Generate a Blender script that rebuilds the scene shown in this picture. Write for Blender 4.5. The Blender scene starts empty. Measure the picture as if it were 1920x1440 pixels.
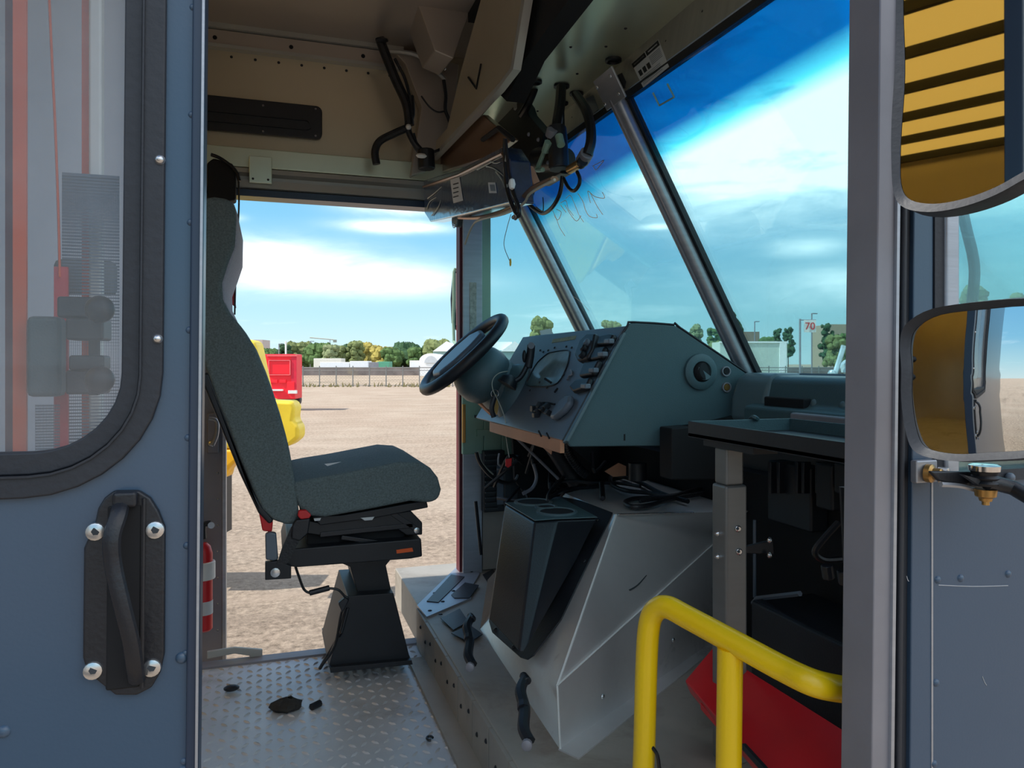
import bpy, bmesh, math, random
from mathutils import Vector, Matrix
random.seed(7)
R_=math.radians
S=bpy.context.scene
COL=S.collection
# ---------------------------------------------------------------- camera
F=1400.0; YAW=R_(18); CH=0.885; HY=682.0     # focal length in px of the 1920 frame, heading, eye height over the cab floor
cd=bpy.data.cameras.new('camera'); cam=bpy.data.objects.new('camera',cd); COL.objects.link(cam)
cam.location=(0,0,CH); cam.rotation_euler=(R_(90),0,-YAW)
cd.sensor_width=36; cd.lens=F/1920*36; cd.shift_y=-(720-HY)/1920; cd.clip_start=.02; cd.clip_end=3000
S.camera=cam
S.view_settings.view_transform='Standard'; S.view_settings.look='None'
S.view_settings.exposure=0.5; S.view_settings.gamma=1; S.view_settings.use_curve_mapping=False
# ---------------------------------------------------------------- node helper
def srgb(c):
    r=[]
    for x in c[:3]:
        x/=255.0
        r.append(x/12.92 if x<=.04045 else ((x+.055)/1.055)**2.4)
    return (r[0],r[1],r[2],1)
class N:
    def __init__(s,nt): s.t=nt
    def n(s,ty,ins=None,**kw):
        o=s.t.nodes.new(ty)
        for k,v in kw.items(): setattr(o,k,v)
        for k,v in (ins or {}).items():
            if hasattr(v,'is_output') or isinstance(v,bpy.types.NodeSocket): s.t.links.new(v,o.inputs[k])
            else: o.inputs[k].default_value=v
        return o
    def m(s,op,a,b=0.0,c=0.0,clamp=False):
        o=s.n('ShaderNodeMath',{0:a,1:b,2:c},operation=op,use_clamp=clamp); return o.outputs[0]
    def mix(s,f,a,b):
        o=s.n('ShaderNodeMix',data_type='RGBA')
        for k,v in ((0,f),(6,a),(7,b)):
            if isinstance(v,bpy.types.NodeSocket): s.t.links.new(v,o.inputs[k])
            else: o.inputs[k].default_value=v
        return o.outputs[2]
# ---------------------------------------------------------------- world: blue sky with drifting white cloud
W=bpy.data.worlds.new('sky'); S.world=W; W.use_nodes=True
nt=W.node_tree; nt.nodes.clear(); g=N(nt)
tc=g.n('ShaderNodeTexCoord'); sp=g.n('ShaderNodeSeparateXYZ',{0:tc.outputs['Generated']})
x,y,z=sp.outputs
el=g.m('ARCSINE',z); az=g.m('ARCTAN2',x,y)
zr=g.m('MAXIMUM',z,0.0)
rp=g.n('ShaderNodeValToRGB',{0:zr}); e=rp.color_ramp.elements
e[0].position=0; e[0].color=srgb((226,250,255)); e[1].position=.06; e[1].color=srgb((196,240,254))
for p,c in ((.16,(146,214,250)),(.3,(118,194,244)),(.6,(105,160,218)),(1,(90,135,195))):
    q=e.new(p); q.color=srgb(c)
# clouds on a flat layer seen in perspective
dz=g.m('ADD',zr,.09); px_=g.m('DIVIDE',x,dz); py_=g.m('DIVIDE',y,dz)
cv=g.n('ShaderNodeCombineXYZ',{0:px_,1:py_,2:0.0})
def noise(vec,scale,detail,rough,dist=0.0):
    return g.n('ShaderNodeTexNoise',{'Vector':vec,'Scale':scale,'Detail':detail,'Roughness':rough,'Distortion':dist}).outputs[0]
n1=noise(cv.outputs[0],.55,8,.6,.4); n2=noise(cv.outputs[0],2.6,6,.62)
ae=g.n('ShaderNodeCombineXYZ',{0:g.m('MULTIPLY',az,4.0),1:g.m('MULTIPLY',el,16.0),2:0.0}); n3=noise(ae.outputs[0],1.6,7,.6,.3)
def blob(a0,e0,sa,se,amp):
    da=g.m('POWER',g.m('DIVIDE',g.m('SUBTRACT',az,R_(a0)),R_(sa)),2.0); de=g.m('POWER',g.m('DIVIDE',g.m('SUBTRACT',el,R_(e0)),R_(se)),2.0)
    return g.m('MULTIPLY',g.m('EXPONENT',g.m('MULTIPLY',g.m('ADD',da,de),-1.0)),amp)
tot=None
for b in ((-1,7.4,8,1.5,.75),(7,6.2,7,1.0,.6),(9,10.3,3.4,.42,.9),(9,11.8,3.6,.7,.6),(-3,10.4,1.0,.25,.4),(38,18,11,6,1.3),(47,23,9,8,1.35),(50,14,7,4,.8),(33,14,6,3,.6),(39,8.2,2.4,.6,.55),(42,5.5,6,1.2,.5),(29,10.2,1.2,.22,.6),(66,9,9,2,.5),(-60,12,14,2,.5),(120,20,30,8,.5),(200,14,30,5,.5),(-120,25,20,7,.45),(180,50,60,18,.8),(60,62,60,14,.8),(-80,45,30,10,.8),(150,30,40,12,.9),(-160,40,30,14,.9)):  # high ones out of view at the end are added to whiten the light
    q=blob(*b); tot=q if tot is None else g.m('ADD',tot,q)
base=g.m('MULTIPLY',g.m('SUBTRACT',n1,.56),2.2,clamp=True)
fluff=g.m('MULTIPLY_ADD',n3,1.5,-.25)
c1=g.m('MULTIPLY',g.m('MULTIPLY',tot,fluff),1.75)
c2=g.m('ADD',c1,g.m('MULTIPLY',base,g.m('MULTIPLY_ADD',n2,1.0,-.05)))
cm=g.m('MULTIPLY',c2,g.m('SMOOTH_MIN',g.m('MULTIPLY',zr,25.0),1.0,.1),clamp=True)
skyc=g.mix(cm,g.mix(1.0,(0,0,0,1),g.n('ShaderNodeVectorMath',{0:rp.outputs[0],1:(.74,.74,.74)},operation='MULTIPLY').outputs[0]),(1.55,1.55,1.55,1))
low=g.mix(g.m('GREATER_THAN',z,-.002),srgb((150,140,125)),skyc)
bg=g.n('ShaderNodeBackground',{0:low,1:1.0}); out=g.n('ShaderNodeOutputWorld',{0:bg.outputs[0]})
# ---------------------------------------------------------------- sun: high, behind-left of the van
sl=bpy.data.lights.new('sun','SUN'); so=bpy.data.objects.new('sun',sl); COL.objects.link(so)
sl.energy=4.0; sl.angle=R_(.6); sl.color=(1,.95,.87)
sd=Vector((-.62,.03,.72)).normalized(); so.rotation_euler=sd.to_track_quat('Z','Y').to_euler(); so.location=(-6,-2,9)
# ---------------------------------------------------------------- pixel -> place (used only to measure positions off the photo)
C0=Vector((0,0,CH)); RT=Vector((math.cos(YAW),-math.sin(YAW),0)); FW=Vector((math.sin(YAW),math.cos(YAW),0)); UP=Vector((0,0,1))
def ray(px,py): return RT*((px-960)/F)+FW+UP*((HY-py)/F)
def aP(px,py,p0,n): d=ray(px,py); return C0+d*((p0-C0).dot(n)/d.dot(n))
def aY(px,py,Y): return aP(px,py,Vector((0,Y,0)),Vector((0,1,0)))
def aX(px,py,X): return aP(px,py,Vector((X,0,0)),Vector((1,0,0)))
def aZ(px,py,Z): return aP(px,py,Vector((0,0,Z)),Vector((0,0,1)))
def aD(px,py,D): return C0+ray(px,py)*D
V=lambda a,b,c:Vector((a,b,c))
# ---------------------------------------------------------------- mesh builder
def cat(pts,k=6,closed=False):
    pts=[Vector(p) for p in pts]; n=len(pts); o=[]
    if n<3: return pts
    rng=range(n if closed else n-1)
    for i in rng:
        if closed: a,b,c,d=[pts[(i+j)%n] for j in (-1,0,1,2)]
        else: a=pts[max(i-1,0)]; b=pts[i]; c=pts[i+1]; d=pts[min(i+2,n-1)]
        for j in range(k):
            t=j/k; t2=t*t; t3=t2*t
            o.append(.5*((2*b)+(c-a)*t+(2*a-5*b+4*c-d)*t2+(3*b-a-3*c+d)*t3))
    if not closed: o.append(pts[-1])
    return o
def frame(ax):
    ax=ax.normalized(); t=V(0,0,1) if abs(ax.z)<.9 else V(1,0,0)
    u=ax.cross(t).normalized(); return u,ax.cross(u).normalized()
class M:
    def __init__(s): s.v=[]; s.f=[]
    def add(s,vs,fs):
        b=len(s.v); s.v+= [Vector(v) for v in vs]; s.f+=[tuple(b+i for i in f) for f in fs]; return s
    def box(s,c,sz,R=None):
        c=Vector(c); vs=[]
        for i in (-.5,.5):
            for j in (-.5,.5):
                for k in (-.5,.5):
                    d=V(i*sz[0],j*sz[1],k*sz[2]); vs.append(c+(R@d if R else d))
        return s.add(vs,[(0,1,3,2),(4,6,7,5),(0,4,5,1),(2,3,7,6),(0,2,6,4),(1,5,7,3)])
    def bb(s,a,b): a=Vector(a); b=Vector(b); return s.box((a+b)/2,[abs(b[i]-a[i]) for i in range(3)])
    def prism(s,pts,vec):
        pts=[Vector(p) for p in pts]; n=len(pts); vec=Vector(vec)
        return s.add(pts+[p+vec for p in pts],[tuple(range(n)),tuple(range(2*n-1,n-1,-1))]+[(i,(i+1)%n,n+(i+1)%n,n+i) for i in range(n)])
    def plate(s,pts,th):
        pts=[Vector(p) for p in pts]; nn=V(0,0,0)
        for i in range(len(pts)): nn+=pts[i].cross(pts[(i+1)%len(pts)])
        nn.normalize(); c=sum(pts,V(0,0,0))/len(pts)
        if nn.dot(c-C0)<0: nn=-nn
        return s.prism(pts,nn*th)
    def tube(s,pts,r,n=8,closed=False,sm=5,flat=1.0):
        if sm: pts=cat(pts,sm,closed)
        pts=[Vector(p) for p in pts]; m=len(pts); rs=r if isinstance(r,(list,tuple)) else None
        t0=(pts[1]-pts[0]); u,w=frame(t0); b=len(s.v); prev=t0.normalized()
        for i,p in enumerate(pts):
            if closed: t=(pts[(i+1)%m]-pts[i-1]).normalized()
            else: t=(pts[min(i+1,m-1)]-pts[max(i-1,0)]).normalized()
            q=prev.rotation_difference(t); u=q@u; w=q@w; prev=t
            rr=r if rs is None else rs[0]+(rs[1]-rs[0])*i/(m-1)
            for k in range(n):
                a=2*math.pi*k/n; s.v.append(p+u*(math.cos(a)*rr)+w*(math.sin(a)*rr*flat))
        for i in range(m if closed else m-1):
            for k in range(n):
                j=(i+1)%m; s.f.append((b+i*n+k,b+i*n+(k+1)%n,b+j*n+(k+1)%n,b+j*n+k))
        if not closed: s.f.append(tuple(b+k for k in range(n))[::-1]); s.f.append(tuple(b+(m-1)*n+k for k in range(n)))
        return s
    def lathe(s,p0,ax,prof,n=16,cap=True):   # prof: (distance along axis, radius)
        ax=Vector(ax).normalized(); u,w=frame(ax); p0=Vector(p0); b=len(s.v)
        for h,r in prof:
            for k in range(n):
                a=2*math.pi*k/n; s.v.append(p0+ax*h+(u*math.cos(a)+w*math.sin(a))*max(r,1e-5))
        for i in range(len(prof)-1):
            for k in range(n): s.f.append((b+i*n+k,b+i*n+(k+1)%n,b+(i+1)*n+(k+1)%n,b+(i+1)*n+k))
        if cap: s.f.append(tuple(b+k for k in range(n))[::-1]); s.f.append(tuple(b+(len(prof)-1)*n+k for k in range(n)))
        return s
    def cyl(s,a,b,r,r2=None,n=16):
        a=Vector(a); b=Vector(b); return s.lathe(a,b-a,[(0,r),((b-a).length,r if r2 is None else r2)],n)
    def ball(s,c,r,n=12,jit=0,sc=(1,1,1)):
        c=Vector(c); b=len(s.v); h=n//2
        for i in range(h+1):
            th=math.pi*i/h
            for k in range(n):
                a=2*math.pi*k/n; j=1+random.uniform(-jit,jit)
                s.v.append(c+V(math.sin(th)*math.cos(a)*sc[0],math.sin(th)*math.sin(a)*sc[1],math.cos(th)*sc[2])*(r*j))
        for i in range(h):
            for k in range(n): s.f.append((b+i*n+k,b+i*n+(k+1)%n,b+(i+1)*n+(k+1)%n,b+(i+1)*n+k))
        return s
    def dome(s,p,nrm,r,h=None,n=10):
        h=h or r*.55; return s.lathe(p,nrm,[(0,r),(h*.5,r*.85),(h*.85,r*.5),(h,r*.12)],n)
    def ring(s,o,i,y0,y1):   # two loops with equal count in the plane; extruded from y0 to y1
        n=len(o); P=lambda L,y:[V(a,y,b) for a,b in L]
        return s.add(P(o,y0)+P(i,y0)+P(o,y1)+P(i,y1),[f for k in range(n) for f in ((k,(k+1)%n,n+(k+1)%n,n+k),(2*n+k,3*n+k,3*n+(k+1)%n,2*n+(k+1)%n),(k,2*n+k,2*n+(k+1)%n,(k+1)%n),(n+k,n+(k+1)%n,3*n+(k+1)%n,3*n+k))])
def rr(x0,x1,z0,z1,r,k=8):
    o=[]
    for cx,cz,a0 in ((x1-r,z1-r,0),(x0+r,z1-r,90),(x0+r,z0+r,180),(x1-r,z0+r,270)):
        for j in range(k+1): a=R_(a0+90*j/k); o.append((cx+r*math.cos(a),cz+r*math.sin(a)))
    return o
def link(name,mb,mat,parent=None,base=None,bevel=0,seg=2,ang=35,sub=0,label=None):
    me=bpy.data.meshes.new(name); loc=Vector(base) if base is not None else V(0,0,0)
    vs=[v-loc for v in mb.v]; me.from_pydata(vs,[],mb.f)
    bm=bmesh.new(); bm.from_mesh(me); bmesh.ops.remove_doubles(bm,verts=bm.verts,dist=1e-6)
    bmesh.ops.dissolve_degenerate(bm,dist=1e-6,edges=bm.edges); bmesh.ops.recalc_face_normals(bm,faces=bm.faces); bm.to_mesh(me); bm.free()
    me.shade_smooth(); me.set_sharp_from_angle(angle=R_(ang))
    if mat: me.materials.append(mat)
    o=bpy.data.objects.new(name,me); COL.objects.link(o)
    if parent is None: o.location=loc
    else: o.parent=parent
    if bevel:
        b=o.modifiers.new('bevel','BEVEL'); b.width=bevel; b.segments=seg; b.limit_method='ANGLE'; b.angle_limit=R_(30); b.harden_normals=True
    if sub: q=o.modifiers.new('sub','SUBSURF'); q.levels=sub; q.render_levels=sub
    if label: o['label']=label
    return o
def tag(o,label,cat_,group=None):
    o['label']=label; o['category']=cat_
    if group: o['group']=group
    return o
class T:   # a thing: an Empty at its base and its parts
    def __init__(s,name,base,label=None,cat_=None,group=None,kind=None):
        o=bpy.data.objects.new(name,None); COL.objects.link(o); o.location=Vector(base); o.empty_display_size=.05; s.o=o; s.b=Vector(base)
        if label: tag(o,label,cat_,group)
        if kind: o['kind']=kind
    def p(s,name,mb,mat,parent=None,**kw): return link(name,mb,mat,parent or s.o,s.b,**kw)
def one(name,mb,mat,label,cat_,group=None,**kw):   # a thing that is one mesh, origin at its base
    xs=[v.x for v in mb.v]; ys=[v.y for v in mb.v]; zs=[v.z for v in mb.v]
    o=link(name,mb,mat,None,V((min(xs)+max(xs))/2,(min(ys)+max(ys))/2,min(zs)),**kw); return tag(o,label,cat_,group)
def struct(name,mb,mat,**kw):
    o=link(name,mb,mat,**kw); o['kind']='structure'; return o
# ---------------------------------------------------------------- materials
def mat(name,c,rough=.5,metal=0,var=.12,vs=8,bump=0,bs=60,spec=.5,brush=None,coat=0,dirt=None,dsc=3,dth=.55):
    m=bpy.data.materials.new(name); m.use_nodes=True; t=m.node_tree; b=t.nodes['Principled BSDF']; g=N(t)
    tc=g.n('ShaderNodeTexCoord').outputs['Object']
    vec=tc
    if brush: vec=g.n('ShaderNodeMapping',{'Vector':tc,'Scale':brush}).outputs[0]
    c=srgb(c)
    n=g.n('ShaderNodeTexNoise',{'Vector':vec,'Scale':vs,'Detail':5,'Roughness':.6})
    lo=tuple(a*(1-var) for a in c[:3])+(1,); hi=tuple(min(1,a*(1+var)) for a in c[:3])+(1,)
    cc=g.mix(g.m('MULTIPLY_ADD',n.outputs[0],2.0,-.5,clamp=True),lo,hi)
    if dirt:
        nd=g.n('ShaderNodeTexNoise',{'Vector':tc,'Scale':dsc,'Detail':8,'Roughness':.7,'Distortion':.3})
        cc=g.mix(g.m('MULTIPLY',g.m('SUBTRACT',nd.outputs[0],dth),4.0,clamp=True),cc,srgb(dirt))
    t.links.new(cc,b.inputs['Base Color'])
    b.inputs['Roughness'].default_value=rough; b.inputs['Metallic'].default_value=metal; b.inputs['Specular IOR Level'].default_value=spec
    if coat: b.inputs['Coat Weight'].default_value=coat; b.inputs['Coat Roughness'].default_value=.15
    if bump:
        nb=g.n('ShaderNodeTexNoise',{'Vector':vec,'Scale':bs,'Detail':3})
        bp=g.n('ShaderNodeBump',{'Strength':bump,'Distance':.004,'Height':nb.outputs[0]}); t.links.new(bp.outputs[0],b.inputs['Normal'])
    return m
def glass(name,c,tint=None,dirt=.04):
    m=bpy.data.materials.new(name); m.use_nodes=True; t=m.node_tree; t.nodes.clear(); g=N(t)
    col=srgb(c)
    if tint:
        z=g.n('ShaderNodeSeparateXYZ',{0:g.n('ShaderNodeTexCoord').outputs['Object']})
        e=g.m('ADD',g.m('ADD',z.outputs[2],g.m('MULTIPLY',z.outputs[1],tint[2])),-tint[0])
        f=g.m('DIVIDE',e,tint[1],clamp=True); f=g.m('SMOOTH_MIN',g.m('MULTIPLY',f,f),1.0,.05) if 0 else f
        rp=g.n('ShaderNodeValToRGB',{0:f}); el=rp.color_ramp.elements; el[0].color=col; el[1].color=srgb((0,84,150)); el[0].position=0; el[1].position=1
        q=el.new(.45); q.color=srgb((70,196,222))
        col=rp.outputs[0]
    if tint:   # a pane has two faces: each takes the square root of the tint
        gm_=g.n('ShaderNodeGamma',{0:col,1:.5}); col=gm_.outputs[0]
    else: col=tuple(a**.5 for a in col[:3])+(1,)
    tr=g.n('ShaderNodeBsdfTransparent',{0:col}); gl=g.n('ShaderNodeBsdfGlossy',{0:(1,1,1,1),1:.02})
    df=g.n('ShaderNodeBsdfDiffuse',{0:(.8,.8,.8,1)})
    fr=g.n('ShaderNodeFresnel',{0:1.45})
    a=g.n('ShaderNodeMixShader',{0:g.m('MULTIPLY',fr.outputs[0],.32),1:tr.outputs[0],2:gl.outputs[0]})
    nn=g.n('ShaderNodeTexNoise',{'Vector':g.n('ShaderNodeTexCoord').outputs['Object'],'Scale':4.0,'Detail':6,'Roughness':.7})
    b=g.n('ShaderNodeMixShader',{0:g.m('MULTIPLY',nn.outputs[0],dirt),1:a.outputs[0],2:df.outputs[0]})  # pale diffuse film; on the door pane it paints haze
    g.n('ShaderNodeOutputMaterial',{0:b.outputs[0]}); return m
K={}
K['blue']=mat('blue_paint',(62,84,106),.33,0,.05,3,.03,300,coat=.3)
K['dblue']=mat('dark_blue_paint',(44,58,78),.35,0,.05)
K['rubber']=mat('black_rubber',(42,45,52),.55,0,.12,20,.15,150)
K['black']=mat('black_steel',(24,27,33),.45,0,.2,15,.05,120)
K['bplast']=mat('black_plastic',(30,32,38),.42,0,.12,20,.12,250)
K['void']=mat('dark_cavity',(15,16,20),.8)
K['alu']=mat('brushed_aluminium',(176,178,184),.42,.6,.1,6,.05,30,brush=(1,1,12))
K['aluh']=mat('brushed_aluminium_long',(168,164,156),.45,.6,.12,5,.05,30,brush=(1,10,1))
K['alud']=mat('dull_aluminium',(142,140,146),.5,.3,.15,5,.08,40)
K['cover']=mat('scuffed_aluminium_sheet',(226,224,222),.38,.55,.12,3,.1,60,dirt=(120,120,122),dsc=5,dth=.6)
K['tread']=mat('worn_tread_plate',(208,208,210),.45,.3,.12,4,.1,80,dirt=(150,140,130),dsc=3,dth=.56)
K['dirty']=mat('dusty_aluminium',(172,165,154),.55,.3,.15,5,.1,60,dirt=(135,122,108),dsc=4,dth=.5)
K['wallp']=mat('cream_grey_liner',(200,190,166),.3,.5,.06,2,.02,60)
K['ceil']=mat('grey_brown_liner',(184,174,164),.36,.35,.06,2)
K['head']=mat('grey_header_metal',(180,180,174),.4,.25,.08,5)
K['shelf']=mat('pale_green_metal',(222,228,204),.3,.7,.08,3)
K['dash']=mat('grey_green_dash_plastic',(68,92,98),.42,0,.06,4,.2,400)
K['dashl']=mat('smooth_grey_dash_plastic',(92,112,118),.35,0,.06,4,.08,300)
K['face']=mat('instrument_panel_grey',(98,108,120),.38,.1,.08,6,.05,200)
K['fabric']=mat('charcoal_seat_fabric',(104,114,114),.95,0,.35,220,.5,500,spec=.2)
K['fabl']=mat('light_grey_seat_fabric',(165,162,172),.95,0,.2,200,.4,500,spec=.2)
K['red']=mat('red_paint',(228,24,34),.35,0,.08,6,coat=.2,dirt=(150,30,35),dsc=5,dth=.62)
K['redp']=mat('red_plastic',(205,35,40),.4)
K['redt']=mat('red_trailer_paint',(245,30,48),.4,0,.04)
K['yellow']=mat('yellow_powder_coat',(255,208,10),.38,0,.05,6,.05,120,coat=.25)
K['yelp']=mat('yellow_plastic',(250,212,60),.45)
K['screw']=mat('bright_screw_steel',(215,215,215),.25,.9)
K['chrome']=mat('chrome',(225,225,225),.12,1)
K['white']=mat('white_plastic',(228,228,224),.5)
K['ppl']=mat('paper_white',(205,205,205),.7)
K['dpap']=mat('printed_black',(30,30,32),.7)
K['brass']=mat('brass_fitting',(190,150,90),.3,.8)
K['tan']=mat('tan_card',(196,140,108),.7)
K['orange']=mat('orange_paint',(235,95,35),.45)
K['hose']=mat('black_hose',(22,23,27),.4,0,.1,30,.1,100)
K['wire']=mat('black_wire_loom',(30,31,35),.45,0,.3,60,.4,200)
K['wirel']=mat('pale_wire',(170,172,160),.5)
K['mirror']=mat('mirror_glass',(222,226,226),.015,1,0)
K['brown']=mat('bronze_tinted_panel',(140,105,80),.3,.5,.1)
K['gmet']=mat('green_primer_metal',(150,180,160),.45,.2,.1)
K['louv']=mat('grey_louvre_plastic',(48,54,58),.5)
K['clump']=mat('dark_dirt_clump',(52,48,44),.95,0,.4,30,1,80)
K['steelp']=mat('grey_leg_metal',(132,132,130),.4,.45,.06,6,.03,50,brush=(1,1,8))
K['rose']=mat('dark_red_band',(92,28,38),.6)
K['ground']=None
# translucent roof of the load area
def translucent(name,c):
    m=bpy.data.materials.new(name); m.use_nodes=True; t=m.node_tree; t.nodes.clear(); g=N(t)
    a=g.n('ShaderNodeBsdfTranslucent',{0:srgb(c)}); b=g.n('ShaderNodeBsdfDiffuse',{0:srgb(c)})
    x=g.n('ShaderNodeMixShader',{0:.35,1:a.outputs[0],2:b.outputs[0]}); g.n('ShaderNodeOutputMaterial',{0:x.outputs[0]}); return m
K['frp']=translucent('yellow_translucent_roof_sheet',(236,208,140))
# gravel yard
m=bpy.data.materials.new('gravel_yard'); m.use_nodes=True; t=m.node_tree; b=t.nodes['Principled BSDF']; g=N(t)
tco=g.n('ShaderNodeTexCoord').outputs['Object']
fine=g.n('ShaderNodeTexNoise',{'Vector':tco,'Scale':16.0,'Detail':8,'Roughness':.85}).outputs[0]
big=g.n('ShaderNodeTexNoise',{'Vector':tco,'Scale':.6,'Detail':6,'Roughness':.6}).outputs[0]
mp=g.n('ShaderNodeMapping',{'Vector':tco,'Scale':(.12,1.6,1),'Rotation':(0,0,R_(12))}).outputs[0]
trk=g.n('ShaderNodeTexNoise',{'Vector':mp,'Scale':1.4,'Detail':6,'Roughness':.65,'Distortion':.6}).outputs[0]
vor=g.n('ShaderNodeTexVoronoi',{'Vector':tco,'Scale':45.0}).outputs[0]
c=g.mix(g.m('MULTIPLY_ADD',fine,3.2,-1.1,clamp=True),srgb((100,88,76)),srgb((208,186,164)))
c=g.mix(g.m('MULTIPLY_ADD',trk,4.0,-1.9,clamp=True),c,srgb((178,158,140)))
c=g.mix(g.m('MULTIPLY',g.m('MULTIPLY_ADD',trk,-6.0,2.6,clamp=True),.55),c,srgb((116,102,92)))
c=g.mix(g.m('MULTIPLY',g.m('MULTIPLY_ADD',big,3.0,-1.3,clamp=True),.35),c,srgb((205,190,172)))
t.links.new(c,b.inputs['Base Color']); b.inputs['Roughness'].default_value=.95; b.inputs['Specular IOR Level'].default_value=.1
bp=g.n('ShaderNodeBump',{'Strength':.9,'Distance':.02,'Height':fine}); t.links.new(bp.outputs[0],b.inputs['Normal'])
K['ground']=m
K['field']=mat('dry_grass_field',(168,150,130),.95,0,.3,.25,dirt=(132,122,104),dsc=.12,dth=.5,spec=.1)
# ================================================================ SETTING
YN=.70; YF=2.65; ZC=2.0; GZ=-.75
NW=V(.8763,0,.4818); PW=V(1.2303,1.7,.8479)
WX=lambda z:PW.x-(z-PW.z)*NW.z/NW.x
aW=lambda px,py:aP(px,py,PW,NW)
# ground
mb=M().add([V(-900,-60,GZ),V(1500,-60,GZ),V(1500,56,GZ),V(-900,56,GZ)],[(0,1,2,3)]); struct('ground',mb,K['ground'])
mb=M().add([V(-900,56,GZ-.004),V(1500,56,GZ-.004),V(1500,1500,GZ-.004),V(-900,1500,GZ-.004)],[(0,1,2,3)]); struct('field',mb,K['field'])
# cab floor: a sheet with pressed lugs
fl=struct('floor',M().bb((-4.2,.74,-.04),(.46,2.36,0)).bb((.46,.74,-.04),(1.25,1.75,0)),K['tread'])
lug=M()
for i in range(34):
    for j in range(34):
        cx=-.42+i*.0262; cy=1.0+j*.0262*1.52
        if cy>2.33: continue
        a=R_(45 if (i+j)%2 else -45); u=V(math.cos(a),math.sin(a),0)*.0125; w=V(-math.sin(a),math.cos(a),0)*.0042
        if cx>.44: continue
        c0=V(cx,cy,0); lug.add([c0-u,c0-w,c0+u,c0+w,c0+V(0,0,.004)-u*.5,c0+V(0,0,.004)+u*.5],[(0,1,5,4),(1,2,5),(2,3,4,5),(3,0,4)])
o=link('tread_lug',lug,K['tread'],fl); o['kind']='stuff'
o=link('floor_edge_strip',M().bb((-1.0,2.33,-.05),(.45,2.375,.006)),K['alud'],fl)
struct('step_well',M().bb((-.9,2.376,-.42),(.8,2.8,-.39)),K['dirty'])
# raised toe platform at the front
pl=M().bb((.445,.78,0),(1.25,2.78,.124)); tp=struct('trim_1',pl,K['dirty'],bevel=.004)
def platpoly(ps,z=.124,t=.004):
    a=[aZ(x,y,z) for x,y in ps]; return M().prism([p+V(0,0,t) for p in a],V(0,0,-t*.98))
link('scuff_plate',platpoly([(782,1138),(862,1060),(900,1077),(876,1118),(884,1124),(800,1160)],.124,.006),K['alu'],tp)
for ps in ([(800,1128),(846,1078),(871,1082),(822,1130)],[(846,1116),(872,1093),(898,1098),(880,1122),(852,1122)],[(826,1160),(862,1142),(878,1166),(850,1182)],[(905,1078),(924,1068),(934,1080),(914,1092)],[(846,1188),(880,1172),(905,1190),(880,1205)]):
    link('grip_strip',platpoly(ps,.1305,.002),K['bplast'],tp)
for ps in ((815,1112),(840,1090),(862,1070),(850,1108),(830,1128),(806,1145),(826,1152),(884,1072)):
    p=aZ(*ps,.130); link('screw',M().dome(p,V(0,0,1),.007,.003,8),K['black'],tp)
# riser plates with nail holes
rp_=M()
for j in range(11):
    y0=.83+j*.135; rp_.bb((.437,y0,.004),(.4452,y0+.131,.121))
link('riser_plate',rp_,K['dirty'],tp)
for j in range(12): link('bolt',M().dome(V(.437,1.45+j*.072,.065+.02*(j%2)),V(-1,0,0),.006,.004,8),K['black'],tp)
link('lower_ledge',M().bb((.39,.8,0),(.437,2.20,.012)),K['dirty'],tp)
# passenger side floor behind the handrail
# far (driver) side wall with the door opening
wf=M(); wf.bb((-4.2,YF,1.60),(.95,YF+.04,ZC)); wf.bb((-4.2,YF,-.6),(-.62,YF+.04,1.6))
WF=struct('wall_far',wf,K['wallp'])
link('top_rail',M().bb((-.7,YF-.035,1.985),(.45,YF,2.0)),K['head'],WF)
link('upper_channel',M().bb((-.7,YF-.02,1.935),(.50,YF,1.982)),K['ceil'],WF)
link('lower_flange',M().bb((-.7,YF-.03,1.922),(.44,YF,1.934)),K['head'],WF)
for k in range(8): link('screw',M().dome(V(-.12+k*.075,YF-.001,1.905),V(0,-1,0),.005,.003,8),K['black'],WF)
for k in range(3): link('slot_hole',M().cyl(V(-.17+k*.24,YF-.021,1.955),V(-.17+k*.24,YF-.019,1.955),.007),K['void'],WF)
# header over the door: light rail, grooved box, dark seal
hd=struct('trim_3',M().bb((-.66,YF-.03,1.535),(.664,YF,1.600)),K['shelf'],bevel=.003)
gx=M(); prof=[(YF-.01,1.536),(YF-.05,1.528),(YF-.055,1.512),(YF-.03,1.505),(YF-.03,1.494),(YF-.06,1.487),(YF-.065,1.462),(YF-.01,1.458)]
gx.prism([V(-.66,a,b) for a,b in prof],V(1.32,0,0)); link('grooved_track_cover',gx,K['head'],hd)
link('door_seal',M().bb((-.66,YF-.055,1.435),(.664,YF+.02,1.457)),K['dblue'],hd)
q0=aY(467,292,YF-.075); q1=aY(510,345,YF-.075); link('cover_plate',M().bb((q0.x,YF-.08,q1.z),(q1.x,YF-.067,q0.z)),K['shelf'],hd,bevel=.002)
for dx in (.012,-.012): link('screw',M().dome(V((q0 if dx>0 else q1).x+dx,YF-.08,q1.z+.012),V(0,-1,0),.004,.003,8),K['black'],hd)
# black vent panel in the wall
vt=T('vent_panel',(0,YF,1.65),'long black plastic vent panel on the cream wall above the driver doorway','vent')
vt.p('panel',M().prism([V(a,YF-.02,b) for a,b in rr(-.62,.172,1.652,1.766,.02,4)],V(0,.02,0)),K['bplast'],bevel=.004)
vt.p('slot_rim',M().ring(rr(-.56,.135,1.678,1.715,.015,4),rr(-.555,.13,1.683,1.71,.012,4),YF-.026,YF-.02),K['black'])
for x_,z_ in ((.15,1.755),(.15,1.663),(-.02,1.748),(-.02,1.662),(-.2,1.752),(-.2,1.662)): vt.p('screw',M().dome(V(x_,YF-.02,z_),V(0,-1,0),.004,.003,8),K['alud'])
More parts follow.
